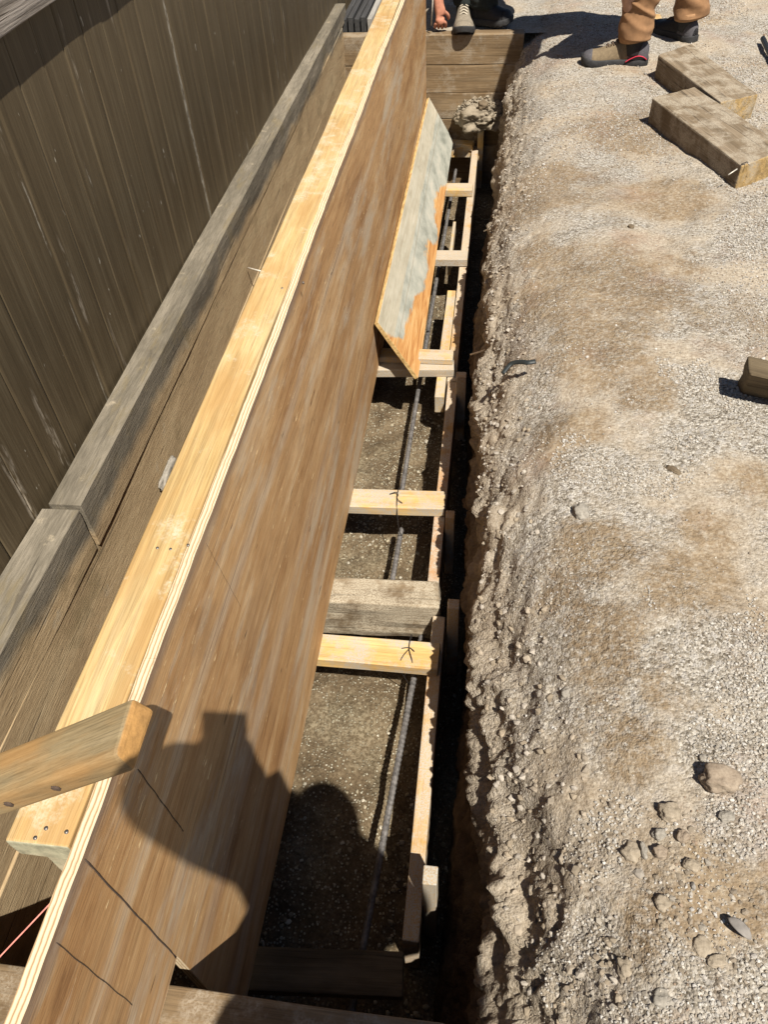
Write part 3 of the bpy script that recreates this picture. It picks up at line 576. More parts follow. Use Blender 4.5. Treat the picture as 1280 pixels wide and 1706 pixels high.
stone('soil_clump', (-.095, 4.80, -.425), (.26, .20, .13), mat_stone('loose_soil', (.16, .128, .088), (.31, .262, .195)), 'lumpy clump of pale soil lodged in the far corner of the trench against the timbers', .25, 61, .29, 'soil clump')
th = rng.uniform(0, 6.283, 1300); ph = np.arccos(rng.uniform(-.1, 1, 1300)); pts = np.stack([-.10 + .14 * np.cos(th) * np.sin(ph), 4.80 + .105 * np.sin(th) * np.sin(ph), -.421 + .08 * np.cos(ph)], -1)
pts += .005 * rng.normal(0, 1, pts.shape)
pebbles('soil_crumbs', pts, .002 + .012 * rng.uniform(0, 1, 1300) ** 9, tints(1300, [(.27, .23, .17), (.33, .285, .215), (.2, .16, .11)]), m_peb, 'crumbs of dry soil lying over the pale clump in the far trench corner')
tag(stone('stone', (-.085, 4.715, -.345), (.06, .045, .045), st_dark, 'dark clod resting on the pale soil clump in the far trench corner', .3, 48, .25), None, None, SG)
# rough clods that lie thick in one patch of the gravel
pts = []
for i in range(420):
    u, v = 1085 + rng.normal(0, 85), 1530 + rng.normal(0, 70); p = at_z(u, v, 0.)
    if p[0] > .17 and p[1] > .2: pts.append(p)
pts = np.array(pts); sz = .0022 + .0058 * rng.uniform(0, 1, len(pts)) ** 2.6; pts[:, 2] = gz(pts[:, 0], pts[:, 1]) + sz * .1
pebbles('soil_crumbs', pts, sz * .85, tints(len(pts), [(.25, .205, .15), (.21, .17, .125), (.31, .275, .225)]), m_peb, 'coarse brown clods strewn thickly in one patch of the gravel')

# ------------------------------------------------------------------ fence
def fence():
    T = thing('fence', (-.95, 2.6, .05), 'tall dark brown board fence behind the old timber retaining wall', 'fence')
    y = -.6; i = 0; vs = []; fs = []
    while y < 6.6:
        w = .1085 + .006 * math.sin(i * 2.3); off = .0006 * math.sin(i * 1.7 + 1); zs = np.linspace(-.15, 1.15, 30); k = 12
        a = np.array([0, .012, .028, .1, .3, .5, .7, .9, .965, .98, .99, 1.]); prof = .0003 * (1 - (2 * a - 1) ** 2) * (1 if i % 3 else -.6)
        edge = np.minimum(a, 1 - a) * w; prof = prof - (.007 if i % 3 == 1 else .0022) * np.clip(1 - edge / (.0030 if i % 3 == 1 else .0014), 0, 1)
        g = np.stack([np.repeat((-.95 + off + prof)[:, None], 30, 1), np.repeat((y + a * (w - .0012))[:, None], 30, 1), np.repeat(zs[None], k, 0)], -1)
        g[..., 0] += .0005 * fbm(g * np.array([1, 6, 2.]) + i * 7, 2, i)
        b = g.copy(); b[..., 0] = -.972
        n0 = sum(len(q) for q in vs); ii = np.arange(k * 30).reshape(k, 30) + n0; jj = ii + k * 30
        vs += [g.reshape(-1, 3), b.reshape(-1, 3)]
        fs.append(np.stack([ii[:-1, :-1], ii[1:, :-1], ii[1:, 1:], ii[:-1, 1:]], -1).reshape(-1, 4)); fs.append(np.stack([jj[:-1, :-1], jj[:-1, 1:], jj[1:, 1:], jj[1:, :-1]], -1).reshape(-1, 4))
        for e in (0, k - 1): fs.append(np.stack([ii[e, :-1], ii[e, 1:], jj[e, 1:], jj[e, :-1]], -1))
        fs.append(np.stack([ii[:-1, -1], ii[1:, -1], jj[1:, -1], jj[:-1, -1]], -1))
        y += w; i += 1
    o = link('board_panel', fast('board_panel', np.concatenate(vs), np.concatenate(fs), True), m_fence, T)
    bx('rail', (-.9475, -.917), (-.6, 6.6), (.878, .93), m_railf, T, r=.004, seg=.04, amp=.002)
    for yy in (-.45, 2.95, 6.3): bx('post', (-1.07, -.975), (yy - .045, yy + .045), (-.2, 1.2), m_fence, T, grain='z', r=.004, seg=.1)
fence()

# ------------------------------------------------------------------ old retaining wall on the left
def old_wall():
    T = thing('retaining_wall', (-.9, 2.5, -.85), 'old weathered grey timber retaining wall along the foot of the brown fence', 'retaining wall')
    zc = .097
    def seg(y0, y1, xl0, xr0, xl1, xr1, zt, zb0, zb1, mat, zt1=None, **k):
        c = []
        for i in range(8):
            e, s, t = i & 1, (i >> 1) & 1, (i >> 2) & 1; y = y1 if e else y0
            x = ((xl1 if e else xl0) if s else (xr1 if e else xr0)); z = ((zt1 if e and zt1 is not None else zt) if t else (zb1 if e else zb0)); c.append((x, y, z))
        return box8('timber', c, mat, T, **k)
    kw = dict(r=.003, seg=.035, amp=.0022, nscale=7)
    seg(1.066, 5.02, -.936, -.857, -.966, -.895, zc, -.037, .022, m_wall, **kw)
    seg(-.3, 1.057, -.980, -.868, -.946, -.860, zc - .004, -.057, -.037, m_wall, **kw)
    seg(-.3, 4.85, -.985, -.8555, -.968, -.890, -.0565, -.262, -.16, m_wall, zt1=.0195, r=.0025, seg=.04, amp=.0012)
    seg(-.3, 4.85, -.985, -.848, -.972, -.892, -.2605,  -.41, -.33, m_wall, zt1=-.1585, r=.003, seg=.04, amp=.0015)
    seg(-.3, 4.85, -.985, -.850, -.972, -.894, -.4085, -.56, -.48, m_wall, zt1=-.3285, r=.003, seg=.04, amp=.0015)
    seg(-.3, 4.85, -.985, -.852, -.972, -.896, -.5585, -.74, -.68, m_wall, zt1=-.4785, r=.003, seg=.06, amp=.003)
    seg(-.3, 4.85, -.985, -.854, -.972, -.898, -.7385, -.93, -.93, m_wall, zt1=-.6785, r=.003, seg=.06, amp=.003)
    # the course line is uneven: rebuild depth order is left to the eased edges
    p = at_x(413, 446, -.866); q = at_x(439, 453, -.80); tube('nail', [p, p * .5 + q * .5, q], [.0026, .0026, .0026], m_nailp, T, k=6)
old_wall()
# a patch of dried mortar stuck to the wall
pm = at_x(281, 790, -.855)
stone('mortar_splash', pm, (.02, .12, .05), st_grey, 'dried grey mortar splash stuck on the old timber wall', seed=31, cat='mortar')

# ------------------------------------------------------------------ timber walls across the trench
def far_wall():
    T = thing('cross_timber_wall', (-.4, 4.89, -.9), 'wall of stacked brown timbers closing the far end of the trench', 'timber wall')
    zs = [-.024, -.176, -.324, -.466, -.62, -.78, -.93]
    for i in range(len(zs) - 1):
        bx('timber', (-.905, .12 + .0 * i), (4.85 + .002 * (i % 2), 4.935), (zs[i + 1] + .0012, zs[i]), m_cross, T, grain='x', r=.005, seg=.04, amp=.0025)
far_wall()
def near_wall():
    T = thing('cross_timber_wall', (-.3, .19, -.9), 'near cross timber under the notched end of the plywood, half in shadow', 'timber wall')
    zs = [-.044, -.2, -.36, -.52, -.7, -.9]
    for i in range(len(zs) - 1):
        bx('timber', (-.845, -.02 if i else .0), (.105, .228 - .002 * (i % 2)), (zs[i + 1] + .004, zs[i]), m_cross, T, grain='x', r=.005, seg=.04, amp=.003)
near_wall()

# ------------------------------------------------------------------ the tall plywood form
XP = -.42
def form():
    T = thing('plywood_form', (XP - .01, 2.5, -.58), 'tall brown plywood form standing on edge along the trench with a pale rail', 'plywood form')
    zt, zb = .396, -.581; th = .0170
    # sheet profile in (y,z): notched at the near end where it passes over the near timbers
    def sheet():
        parts = [((.06, .2655), (-.036, zt)), ((.2655, 4.845), (zb, zt))]
        vs, fs = [], []
        ys = np.concatenate([np.arange(.06, .2655, .02), [.2655], np.arange(.29, 4.845, .03), [4.845]]); zs = np.concatenate([np.arange(zb, -.036, .03), [-.036], np.arange(-.01, zt, .03), [zt - .0015, zt]])
        idx = {}
        def vid(i, j, s):
            if (i, j, s) not in idx:
                y, z = ys[i], zs[j]; wv = .0035 * math.sin(y * 1.9 + .4) * .5 + .0015 * math.sin(y * 5.1 + z * 4)
                ez = .0008 * math.sin(y * 37) + .0006 * math.sin(y * 91) if j == len(zs) - 1 else 0
                idx[(i, j, s)] = len(vs); vs.append((XP + wv - (0 if s == 0 else th), y, z + ez))
            return idx[(i, j, s)]
        ok = lambda i, j: 0 <= i < len(ys) - 1 and 0 <= j < len(zs) - 1 and not (ys[i] < .265 and zs[j] < -.0365)
        for i in range(len(ys) - 1):
            for j in range(len(zs) - 1):
                if not ok(i, j): continue
                fs.append((vid(i, j, 0), vid(i + 1, j, 0), vid(i + 1, j + 1, 0), vid(i, j + 1, 0))); fs.append((vid(i, j, 1), vid(i, j + 1, 1), vid(i + 1, j + 1, 1), vid(i + 1, j, 1)))
                if not ok(i - 1, j): fs.append((vid(i, j, 0), vid(i, j + 1, 0), vid(i, j + 1, 1), vid(i, j, 1)))
                if not ok(i + 1, j): fs.append((vid(i + 1, j, 0), vid(i + 1, j, 1), vid(i + 1, j + 1, 1), vid(i + 1, j + 1, 0)))
                if not ok(i, j - 1): fs.append((vid(i, j, 0), vid(i, j, 1), vid(i + 1, j, 1), vid(i + 1, j, 0)))
                if not ok(i, j + 1): fs.append((vid(i, j + 1, 0), vid(i + 1, j + 1, 0), vid(i + 1, j + 1, 1), vid(i, j + 1, 1)))
        M = frame((XP - th / 2, 2.5, -.09), (0, 1, 0), (0, 0, 1))
        return link('plywood_sheet', fast('plywood_sheet', tolocal(M, vs), np.array(fs)), m_ply, T, M)
    s = sheet()
    def pencil(y0, z0, y1, z1, w):
        n = 26; pts = []
        for a in np.linspace(0, 1, n):
            y = y0 + (y1 - y0) * a; z = z0 + (z1 - z0) * a; wv = .0035 * math.sin(y * 1.9 + .4) * .5 + .0015 * math.sin(y * 5.1 + z * 4)
            pts.append((XP + wv + .0006, y + .0005 * math.sin(a * 23), z))
        pts = np.array(pts); wd = w * (.7 + .5 * np.abs(np.sin(np.arange(n) * 1.7)))
        v, f = tube_vf(pts, wd, 6, up=(1, 0, 0), flat=.18); poly('pencil_line', v, f, m_pencil, s)
    pencil(.262, .39, .262, -.03, .0012); pencil(.178, .385, .175, .1, .0005)
    a = at_x(227, 1281, XP); b = at_x(302, 1384, XP); pencil(a[1], a[2], b[1], b[2], .0008)
    a = at_x(342, 905, XP); b = at_x(400, 1010, XP); pencil(a[1], a[2], b[1], b[2], .0003)
    r = bx('top_rail', (XP - th - .0780, XP - th - .0015), (.27, 4.84), (.355, .3975), m_rail, T, r=.003, seg=.03, amp=.0012, nscale=10)
    bx('end_block', (XP - th - .068, XP - th - .004), (.283, .75), (.24, .3535), m_rail, T, r=.003, seg=.03, amp=.001)
    for (u, v) in [(58, 1396), (76, 1380), (110, 1386), (262, 913), (284, 915), (313, 908), (470, 480), (505, 470)]:
        p = at_z(u, v, .3985); tube('nail', [p + np.array([0, 0, -.004]), p + np.array([0, 0, .0008])], .0024, m_nail, r, k=8)
form()

# ------------------------------------------------------------------ brace over the near end of the form
def brace():
    # a kicker: its upper end stands clear of the form, its foot runs down to the fence
    TF, TN, BF, BN = at_z(222, 1158, .540), at_z(193, 1258, .532), at_z(262, 1181, .512), at_z(226, 1288, .500)
    lTF, lTN, lBN = at_z(0, 1250, .462), at_z(0, 1332, .455), at_z(0, 1363, .420); k = 2.9
    eTF, eTN, eBN = TF + (lTF - TF) * k, TN + (lTN - TN) * k, BN + (lBN - BN) * k; eBF = eTF + eBN - eTN
    o = box8('brace', [BN, eBN, BF, eBF, TN, eTN, TF, eTF] if np.cross(eBN - BN, BF - BN)[2] > 0 else [BF, eBF, BN, eBN, TF, eTF, TN, eTN], m_brace, None, r=.007, seg=.02, amp=.0012)
    tag(o, 'short used timber brace crossing above the near end of the plywood form', 'timber brace')
    nrm = np.cross(lTN - TN, BN - TN); nrm /= np.linalg.norm(nrm); nrm = nrm if nrm[1] < 0 else -nrm
    for (f, h) in ((.54, .45), (.93, .4)):
        q = TN + (lTN - TN) * f + ((BN - TN) + ((lBN - lTN) - (BN - TN)) * f) * h + nrm * .0004
        stone('screw_hole', q, (.010, .003, .008), m_pencil, None, 0, 3, .25, parent=o)
brace()

# ------------------------------------------------------------------ leaning stained panel
def panel():
    tn, tf = np.array([XP + .004, 2.455, -.331]), np.array([XP + .004, 4.80, -.336]); bn, bf = np.array([-.268, 2.455, -.581]), np.array([-.272, 4.80, -.581]); th = .017
    n = np.cross(tf - tn, bn - tn); n /= np.linalg.norm(n); n = n if n[0] > 0 else -n
    c = []
    for i in range(8):
        e, s, t = i & 1, (i >> 1) & 1, (i >> 2) & 1       # x: near->far, y: bottom->top, z: back->front
        q = (tf if e else tn) if s else (bf if e else bn); c.append(q + n * (th if t else 0))
    o = box8('stained_plywood_panel', c, m_panel, None, r=.0015, seg=.05, amp=.0008)
    tag(o, 'narrow grey green slurry stained plywood panel leaning on the tall form', 'plywood panel')
panel()

# ------------------------------------------------------------------ low footing form: side boards, spreaders, stakes
def wire(parent, path, r=.0014): return tube('tie_wire', spline(path, 6), r, m_wire, parent, k=6)
def footing():
    T = thing('footing_form', (-.25, 2.5, -.86), 'low pine footing form of side boards and spreaders in the trench', 'footing form')
    kw = dict(r=.003, seg=.04, amp=.0014)
    zt = -.619
    bx('side_board', (-.109, -.072), (.47, 1.352), (-.85, zt), m_board, T, **kw)
    bx('side_board', (-.138, -.100), (1.462, 2.50), (-.80, zt - .002), m_board, T, **kw)
    bx('side_board', (-.186, -.147), (2.40, 3.19), (-.70, zt), m_spread, T, **kw)
    bx('side_board', (-.144, -.107), (2.51, 4.86), (-.84, zt - .004), m_board, T, **kw)
    bx('side_board', (-.53, -.492), (.3, 4.84), (-.85, zt), m_board, T, r=.003, seg=.08)
    def spreader(pl, pr, w, h, mat, z=-.583, **k):
        pl = np.array([pl[0], pl[1], z - h / 2]); pr = np.array([pr[0], pr[1], z - h / 2]); return beam('spreader', pl, pr, w, h, mat, T, r=.003, seg=.025, amp=.0012, **k)
    s1 = spreader((-.525, 1.788), (-.104, 1.803), .086, .036, m_spread)
    s2 = spreader((-.525, 1.193), (-.079, 1.189), .088, .037, m_spread)
    s0 = spreader((-.49, .375), (-.1, .405), .086, .037, m_dark, z=-.621)  # dirty, and darker than the other spreaders: shade put into its colour
    spreader((-.525, 2.55), (-.120, 2.575), .088, .037, m_spread_d)
    b3 = bx('spreader', (-.5, -.125), (2.56, 2.628), (-.5815, -.556), m_spread, T, grain='x', r=.003, seg=.03, amp=.001)
    spreader((-.525, 3.447), (-.106, 3.452), .09, .037, m_spread_d)
    spreader((-.525, 4.2), (-.114, 4.202), .09, .037, m_spread)
    spreader((-.525, 4.865), (-.136, 4.80), .07, .037, m_spread)
    bx('spreader', (-.27, -.138), (4.775, 4.80), (-.66, -.6), m_spread, T, grain='x', r=.002, seg=.03)
    # stakes driven outside the boards, and last a batten added as a sunlit strip
    bx('stake', (-.112, -.076), (4.80, 4.84), (-.86, -.49), m_spread, T, grain='z', r=.003, seg=.04, amp=.001)
    bx('stake', (-.103, -.064), (2.42, 2.455), (-.86, -.535), m_board, T, grain='z', r=.003, seg=.04)
    bx('stake', (-.096, -.066), (1.70, 1.735), (-.86, -.56), m_board, T, grain='z', r=.003, seg=.04)
    bx('stake', (-.064, -.03), (1.3, 1.335), (-.86, -.505), m_board, T, grain='z', r=.003, seg=.04)
    bx('stake', (-.069, -.037), (.545, .585), (-.86, -.468), m_spread_d, T, grain='z', r=.003, seg=.03, amp=.001)
    bx('stake', (-.205, -.19), (3.5, 3.95), (-.72, -.66), m_spread, T, r=.002, seg=.04)  # not driven: thin lengthwise batten added to stand for a sunlit strip
    # tie wires round the spreaders
    def wrap(p, sp, lo, f=1.):
        x, y = p; z = -.5815
        wire(sp, [(x, y + .052, z - .035), (x + .001, y + .043, z + .001), (x - .001, y, z + .004), (x + .003, y - .02, z + .006), (x + .012, y - .045, z + .003), (x + .014, y - .058, z - .02)])
        wire(sp, [(x - .001, y - .008, z + .003), (x - .014, y - .03, z + .003), (x - .022, y - .047, z - .005), (x - .022, y - .05, z - .04), (x - .004, y - .02, lo)])
        wire(sp, [(x - .02, y - .01, z + .008), (x, y - .004, z + .005), (x + .016, y - .016, z + .006)])
    wire(s1, [(-.262, 1.853, -.62), (-.263, 1.847, -.58), (-.266, 1.81, -.576), (-.262, 1.785, -.573), (-.245, 1.772, -.577)]); wire(s1, [(-.292, 1.812, -.578), (-.27, 1.815, -.571), (-.262, 1.803, -.574)], .0018); wire(s1, [(-.266, 1.81, -.574), (-.263, 1.765, -.578), (-.262, 1.753, -.59), (-.255, 1.73, -.66), (-.25, 1.76, -.73)]); wrap((-.165, 1.21), s2, -.75)
    p = at_z(826, 200, -.5); 
    tube('tie_wire', spline([(-.09, 4.79, -.51), (-.125, 4.785, -.525), (-.14, 4.8, -.56)], 5), .0014, m_wire, T, k=6)
footing()
o = box8('old_timber', [(-.56, 1.348, -.757), (-.09, 1.358, -.757), (-.56, 1.448, -.757), (-.098, 1.458, -.757), (-.56, 1.348, -.585), (-.086, 1.358, -.585), (-.56, 1.448, -.585), (-.1, 1.458, -.585)], m_old, None, r=.008, seg=.025, amp=.006, nscale=12)
tag(o, 'dirt caked old timber crossing the trench between two pale pine spreaders', 'timber')

# ------------------------------------------------------------------ rebar
def rebar(A, B, label, r=.0083):
    A, B = np.array(A), np.array(B); L = np.linalg.norm(B - A); n = int(L / .0045); pts = A + (B - A) * np.linspace(0, 1, n)[:, None]
    pts[:, 2] += .004 * np.sin(np.linspace(0, 5, n)); rad = r * (1 + .20 * (np.arange(n) % 3 == 0)); rad[0] = rad[-1] = r * .9
    v, f = tube_vf(pts, rad, 10, up=(0, 0, 1)); ribs = tube_vf(pts + np.array([0, 0, r * .96]), r * .22, 5)
    v, f = merge((v, f), ribs); tag(poly('rebar', v, f, m_rebar), label, 'rebar', 'steel bars in the footing form')
zb = CH - 2.006
rebar((-.219, .25, zb), (-.137, 1.47, zb), 'nearest ribbed steel bar running out of the photographer shadow')
rebar((-.262, 1.47, zb), (-.256, 1.797, zb), 'short ribbed bar ending just below the wire tied spreader')
rebar((-.275, 1.86, zb - .004), (-.262, 3.12, zb), 'long ribbed bar passing beside the leaning stained panel')
rebar((-.262, 3.0, zb + .014), (-.236, 4.75, zb + .01), 'farthest ribbed bar under the far spreaders of the form')

# ------------------------------------------------------------------ timber offcuts on the ground
def prism(name, top, h, mat, label, group=None):
    t = np.array(top); dn = np.array([0, 0, -h])       # top = near-left, far..., order: A (x0,y0), B (x1,y0), C (x0,y1), D (x1,y1)
    c = [t[0] + dn, t[1] + dn, t[2] + dn, t[3] + dn, t[0], t[1], t[2], t[3]]
    if np.cross(c[1] - c[0], c[2] - c[0])[2] < 0: c = [c[i] for i in (2, 3, 0, 1, 6, 7, 4, 5)]
    return tag(box8(name, c, mat, None, r=.006, seg=.03, amp=.004, nscale=9), label, 'timber offcut', group)
zA = .092
a0, a1, b0 = at_z(1087, 162, zA), at_z(1237, 276, zA), at_z(1158, 143, zA); 
BA = prism('timber_offcut', [a0, a1, b0, b0 + (a1 - a0) * .98], .104, m_block, 'long sawn timber offcut lying in front with a bent nail at its end', 'timber offcuts on the gravel')
p = a1 + np.array([-.014, -.004, -.01]); tube('nail', [p, p + np.array([-.03, -.02, -.012])], .0022, m_nailp, BA, k=6); tube('nail', [p + (0.012, 0.01, .012), p + (.03, .012, .02), p + (.036, -.004, .016)], .002, m_nail, BA, k=6)
a0, a1, b0 = at_z(1098, 92, zA), at_z(1202, 170, zA), at_z(1153, 73, zA)
prism('timber_offcut', [a0, a1, b0, at_z(1264, 157, zA)], .104, m_block, 'shorter timber offcut behind the long one at the standing worker\'s feet', 'timber offcuts on the gravel')
zc = .108; k0 = at_z(1249, 621, zc); k1 = at_z(1246, 590, zc); dirx = np.array([.93, -.36, 0]); 
dirx /= np.linalg.norm(dirx); inn = np.array([.36, .93, 0]) * .075; tp = [k0, k0 + dirx * .32, k1, k1 + dirx * .32]; bt = [q + inn * w_ + np.array([0, 0, -.125]) for q, w_ in zip(tp, (1, 1, .3, .3))]
tag(box8('timber_offcut', bt + tp, m_dark, None, r=.006, seg=.03, amp=.004, nscale=9), 'dark timber offcut cut off by the right edge halfway down', 'timber offcut', 'timber offcuts on the gravel')
# small things on the ground
p = at_z(1085, 30, .004); tag(box8('wood_scrap', [p + np.array([sx * .055, sy * .05, sz * .006]) for sz in (0, 1) for sy in (-1, 1) for sx in (-1, 1)], m_rail, None, r=.002), 'small flat scrap of fresh yellow pine behind the standing worker\'s leg', 'wood scrap')
p = at_z(990, 1612, .0); p[2] = float(gz(p[:1], p[1:2])[0]) + .004; p = at_z(990, 1612, p[2]); tag(beam('stick', p + (-.016, .001, 0), p + (.016, -.002, .002), .007, .006, m_block, None, r=.002, seg=.01, amp=.001), 'short brown wood sliver on the gravel near the bank at the bottom', 'stick')
def leaf():
    p = at_z(1233, 1547, .012); rg = []
    for s in np.linspace(-1, 1, 15):
        w = .0085 * (1 - s * s) ** .6 + .0004; c = p + np.array([.014 * s, -.013 * s, .004 * (1 - s * s)]); n = np.array([.65, .75, 0]); a = np.linspace(0, 2 * np.pi, 10, endpoint=False)
        rg.append(c + np.cos(a)[:, None] * n * w + np.sin(a)[:, None] * np.array([0, 0, .0022]) + np.array([0, 0, 1]) * (np.abs(np.cos(a)) * w * .4)[:, None])
    v, f = loft(rg); tag(poly('dry_leaf', v, f, m_leaf), 'curled grey dry leaf on brown dirt at the lower right', 'leaf')
leaf()
pts = [at_z(u, v, z) for u, v, z in [(838, 622, -.06), (852, 606, -.045), (868, 603, -.03), (880, 604, -.022), (893, 602, -.02)]]
tag(tube('plastic_strip', spline(pts, 6), .007, m_plastic, None, k=8, flat=.4), 'torn strip of black plastic poking out of the trench bank', 'plastic strip')
pts = [at_z(u, v, .02) for u, v in [(1272, 64), (1284, 90)]]; d = pts[0] - pts[1]
tag(tube('iron_rod', [pts[1] - d * 3, pts[0]], .012, m_black, None, k=10), 'black iron rod lying on the gravel at the right edge', 'iron rod')
pts = [at_z(700 + 40, 470, -.3) for _ in range(1)]
# thin roots hanging out of the bank
for i, (a, b, c) in enumerate([((793, 385), (802, 376), (815, 372)), ((764, 590), (775, 582), (790, 577))]):
    P = [np.array([lip(at_z(*a, -.4)[1]) - .05, at_z(*a, -.4)[1], -.4]), np.array([lip(at_z(*b, -.36)[1]) - .02, at_z(*b, -.36)[1], -.37]), np.array([lip(at_z(*c, -.33)[1]) + .03, at_z(*c, -.33)[1], -.33])]
    tag(tube('root', spline(P, 5), .0035, m_nailp, None, k=6), 'pale root poking from the bank ' + ('beside the far spreaders' if i == 0 else 'beside the double spreader'), 'root', 'roots in the bank')
# string line
p0, p1 = at_x(92, 1468, -.46), at_x(-30, 1632, -.6); p0 = np.array([-.445, .30, .30]); p1 = p0 + (at_x(0, 1593, -.56) - p0) * 1.9
tag(tube('string_line', [p0, p1], .0011, m_string, None, k=6), 'thin red mason string stretched past the near end of the plywood form', 'string line')
# stack of dark boards behind the far timbers
for i in range(5):
    x0 = -.91 + i * .037; nm = ['leftmost dark board of the row behind the far timbers', 'second dark board from the left behind the far timbers', 'middle dark board of the row behind the far timbers', 'second dark board from the right behind the far timbers', 'silvery grey board beside the dark boards behind the far timbers'][i]
    tag(bx('decking_board', (x0, x0 + .028), (4.94, 6.4), (-.03, .04 + .008 * (i % 2)), m_greyboard if i == 4 else m_darkboard, None, r=.003, seg=.08), nm, 'board', 'boards stacked behind the far timbers')

# ------------------------------------------------------------------ people
def skin_mesh(name, J, E, mat, parent, sub=2, root=0):
    """one continuous skinned surface: J = list of (position, radius), E = pairs"""
    me = bpy.data.meshes.new(name); me.from_pydata([tuple(p) for p, _ in J], E, []); o = bpy.data.objects.new(name, me); COL.objects.link(o)
    md = o.modifiers.new('s', 'SKIN'); md.use_smooth_shade = True
    for i, (_, r) in enumerate(J):
        d = me.skin_vertices[0].data[i]; d.radius = (r, r) if np.ndim(r) == 0 else r; d.use_root = i == root
    ss = o.modifiers.new('u', 'SUBSURF'); ss.levels = ss.render_levels = sub
    bpy.context.view_layer.update(); dg = bpy.context.evaluated_depsgraph_get()
    m2 = bpy.data.meshes.new_from_object(o.evaluated_get(dg)); bpy.data.objects.remove(o); bpy.data.meshes.remove(me); m2.name = name
    n = len(m2.vertices); co = np.zeros(n * 3, np.float32); m2.vertices.foreach_get('co', co); co = co.reshape(-1, 3); c = co.mean(0); m2.vertices.foreach_set('co', (co - c).ravel()); m2.update()
    m2.polygons.foreach_set('use_smooth', [True] * len(m2.polygons)); m2.materials.clear()
    return link(name, m2, mat, parent, Matrix.Translation(Vector([float(q) for q in c])))
class Rig:
    def __init__(s): s.J = []; s.E = []
    def add(s, p, r, par=None):
        s.J.append((np.array(p, float), r)); i = len(s.J) - 1
        if par is not None: s.E.append((par, i))
        return i
    def chain(s, pts, par=None):
        for p, r in pts: par = s.add(p, r, par)
        return par
    def hand(s, wrist, d, n, par, curl=.6, side=1):
        """d = direction of the fingers, n = back of the hand; a palm, four fingers and a thumb"""
        d = np.array(d, float); d /= np.linalg.norm(d); n = np.array(n, float); n -= n.dot(d) * d; n /= np.linalg.norm(n); w = np.cross(d, n) * side; wrist = np.array(wrist, float)
        pm = s.add(wrist + d * .035, (.026, .02), par)
        kn = s.add(wrist + d * .072, (.03, .015), pm)
        for k, (o, ln) in enumerate([(.03, .072), (.01, .082), (-.01, .077), (-.029, .06)]):
            a = wrist + d * .085 + w * o; i = s.add(a, .0092, kn); ang = 0; p = a
            for q in (.45, .32, .23):
                ang += curl * (1.0 + .06 * k); p = p + (d * math.cos(ang) - n * math.sin(ang)) * ln * q; i = s.add(p, .0085 if q > .3 else .0075, i)
        t = wrist + d * .035 + w * .03; i = s.add(t, .0115, pm); t = t + (d * .6 + w * .55 - n * .5) * .034; i = s.add(t, .0105, i); t = t + (d * .75 - n * .5 + w * .05) * .03; s.add(t, .0085, i)
def head(rig, neck, c, face, up, r=.1):
    """skull, jaw, nose and ears grown from the neck"""
    c = np.array(c, float); f = np.array(face, float); f /= np.linalg.norm(f); u = np.array(up, float); u -= u.dot(f) * f; u /= np.linalg.norm(u); s = np.cross(f, u)
    b = rig.add(c - u * .07 - f * .01, (.066, .06), neck); m = rig.add(c, (.078, .088), b); rig.add(c + u * .055, (.068, .076), m)
    j = rig.add(c - u * .075 + f * .045, (.04, .034), b); rig.add(c - u * .015 + f * .098, (.013, .014), m)
    for q in (1, -1): rig.add(c + s * q * .083 - u * .01 - f * .01, (.009, .022), m)
    return f, u, s, c
def face_bits(T, f, u, s, c, mskin):
    for q in (1, -1): stone('eye', c + f * .084 + s * q * .031 + u * .012, (.02, .02, .016), flat('eye_white', (.5, .48, .45), .3), None, 0, 2, .02, parent=T)
    v, fc = tube_vf(spline([c + f * .083 - u * .05 + s * .022, c + f * .092 - u * .048, c + f * .083 - u * .05 - s * .022], 4), .0045, 6); poly('mouth', v, fc, m_skin, T)
def hair(T, f, u, s, c, k=1.08, brim=False, mat=None):
    a = np.linspace(0, 2 * np.pi, 28, endpoint=False); rg = []
    for t in np.linspace(.02, 1, 9):
        ph = t * 1.75; z = math.cos(ph); rr = math.sin(ph); rg.append(c + u * (.03 + .105 * k * z) + (np.cos(a)[:, None] * f * .104 * k * rr * .98 + np.sin(a)[:, None] * s * .088 * k * rr) - f * .008)
    vf = loft(rg, False); vf = (vf[0], vf[1])
    if brim:
        rg = []
        for t in np.linspace(0, 1, 6):
            rg.append([c + u * (.045 - .02 * t) + f * (.085 + .075 * t * (1 - .5 * q * q)) + s * q * .07 * (1 - .25 * t * t) + u * z for q, z in [(-1, 0), (-.5, .008), (0, .01), (.5, .008), (1, 0), (.5, .005), (0, .007), (-.5, .005)]])
        vf = merge(vf, loft(rg))
    poly('cap' if brim else 'hair', vf[0], vf[1], mat or m_hair, T)
def garment(name, path, rad, mat, parent, seed=0, fold=.05, k=26, n=10, stretch=1., flat=1.):
    P = spline(path, n); R = np.interp(np.linspace(0, 1, len(P)), np.linspace(0, 1, len(rad)), rad); v, f = tube_vf(P, R, k, flat=flat); v = np.array(v); m = len(P)
    ax = np.repeat(P, k, 0); d = v[:m * k] - ax; L = np.repeat(np.linspace(0, 1, m), k)
    nn = fbm(v[:m * k] * np.array([7, 7, 5.]) + seed, 3, seed) * fold * .5
    vv = v[:m * k]; cr = 1 - np.abs(vnoise(np.stack([vv[:, 0] * 7 + vv[:, 2] * 13, vv[:, 1] * 7 - vv[:, 2] * 6, vv[:, 2] * 9 + vv[:, 0] * 6], -1) + seed, seed + 7)) * 3.2
    nn = nn + np.clip(cr, -.4, 1) * fold * 1.1 + fold * .22 * ridge(vv * np.array([16, 16, 22.]) + seed, 2, seed + 3)
    v[:m * k] = ax + d * (1 + nn)[:, None]
    return poly(name, v, f, mat, parent)
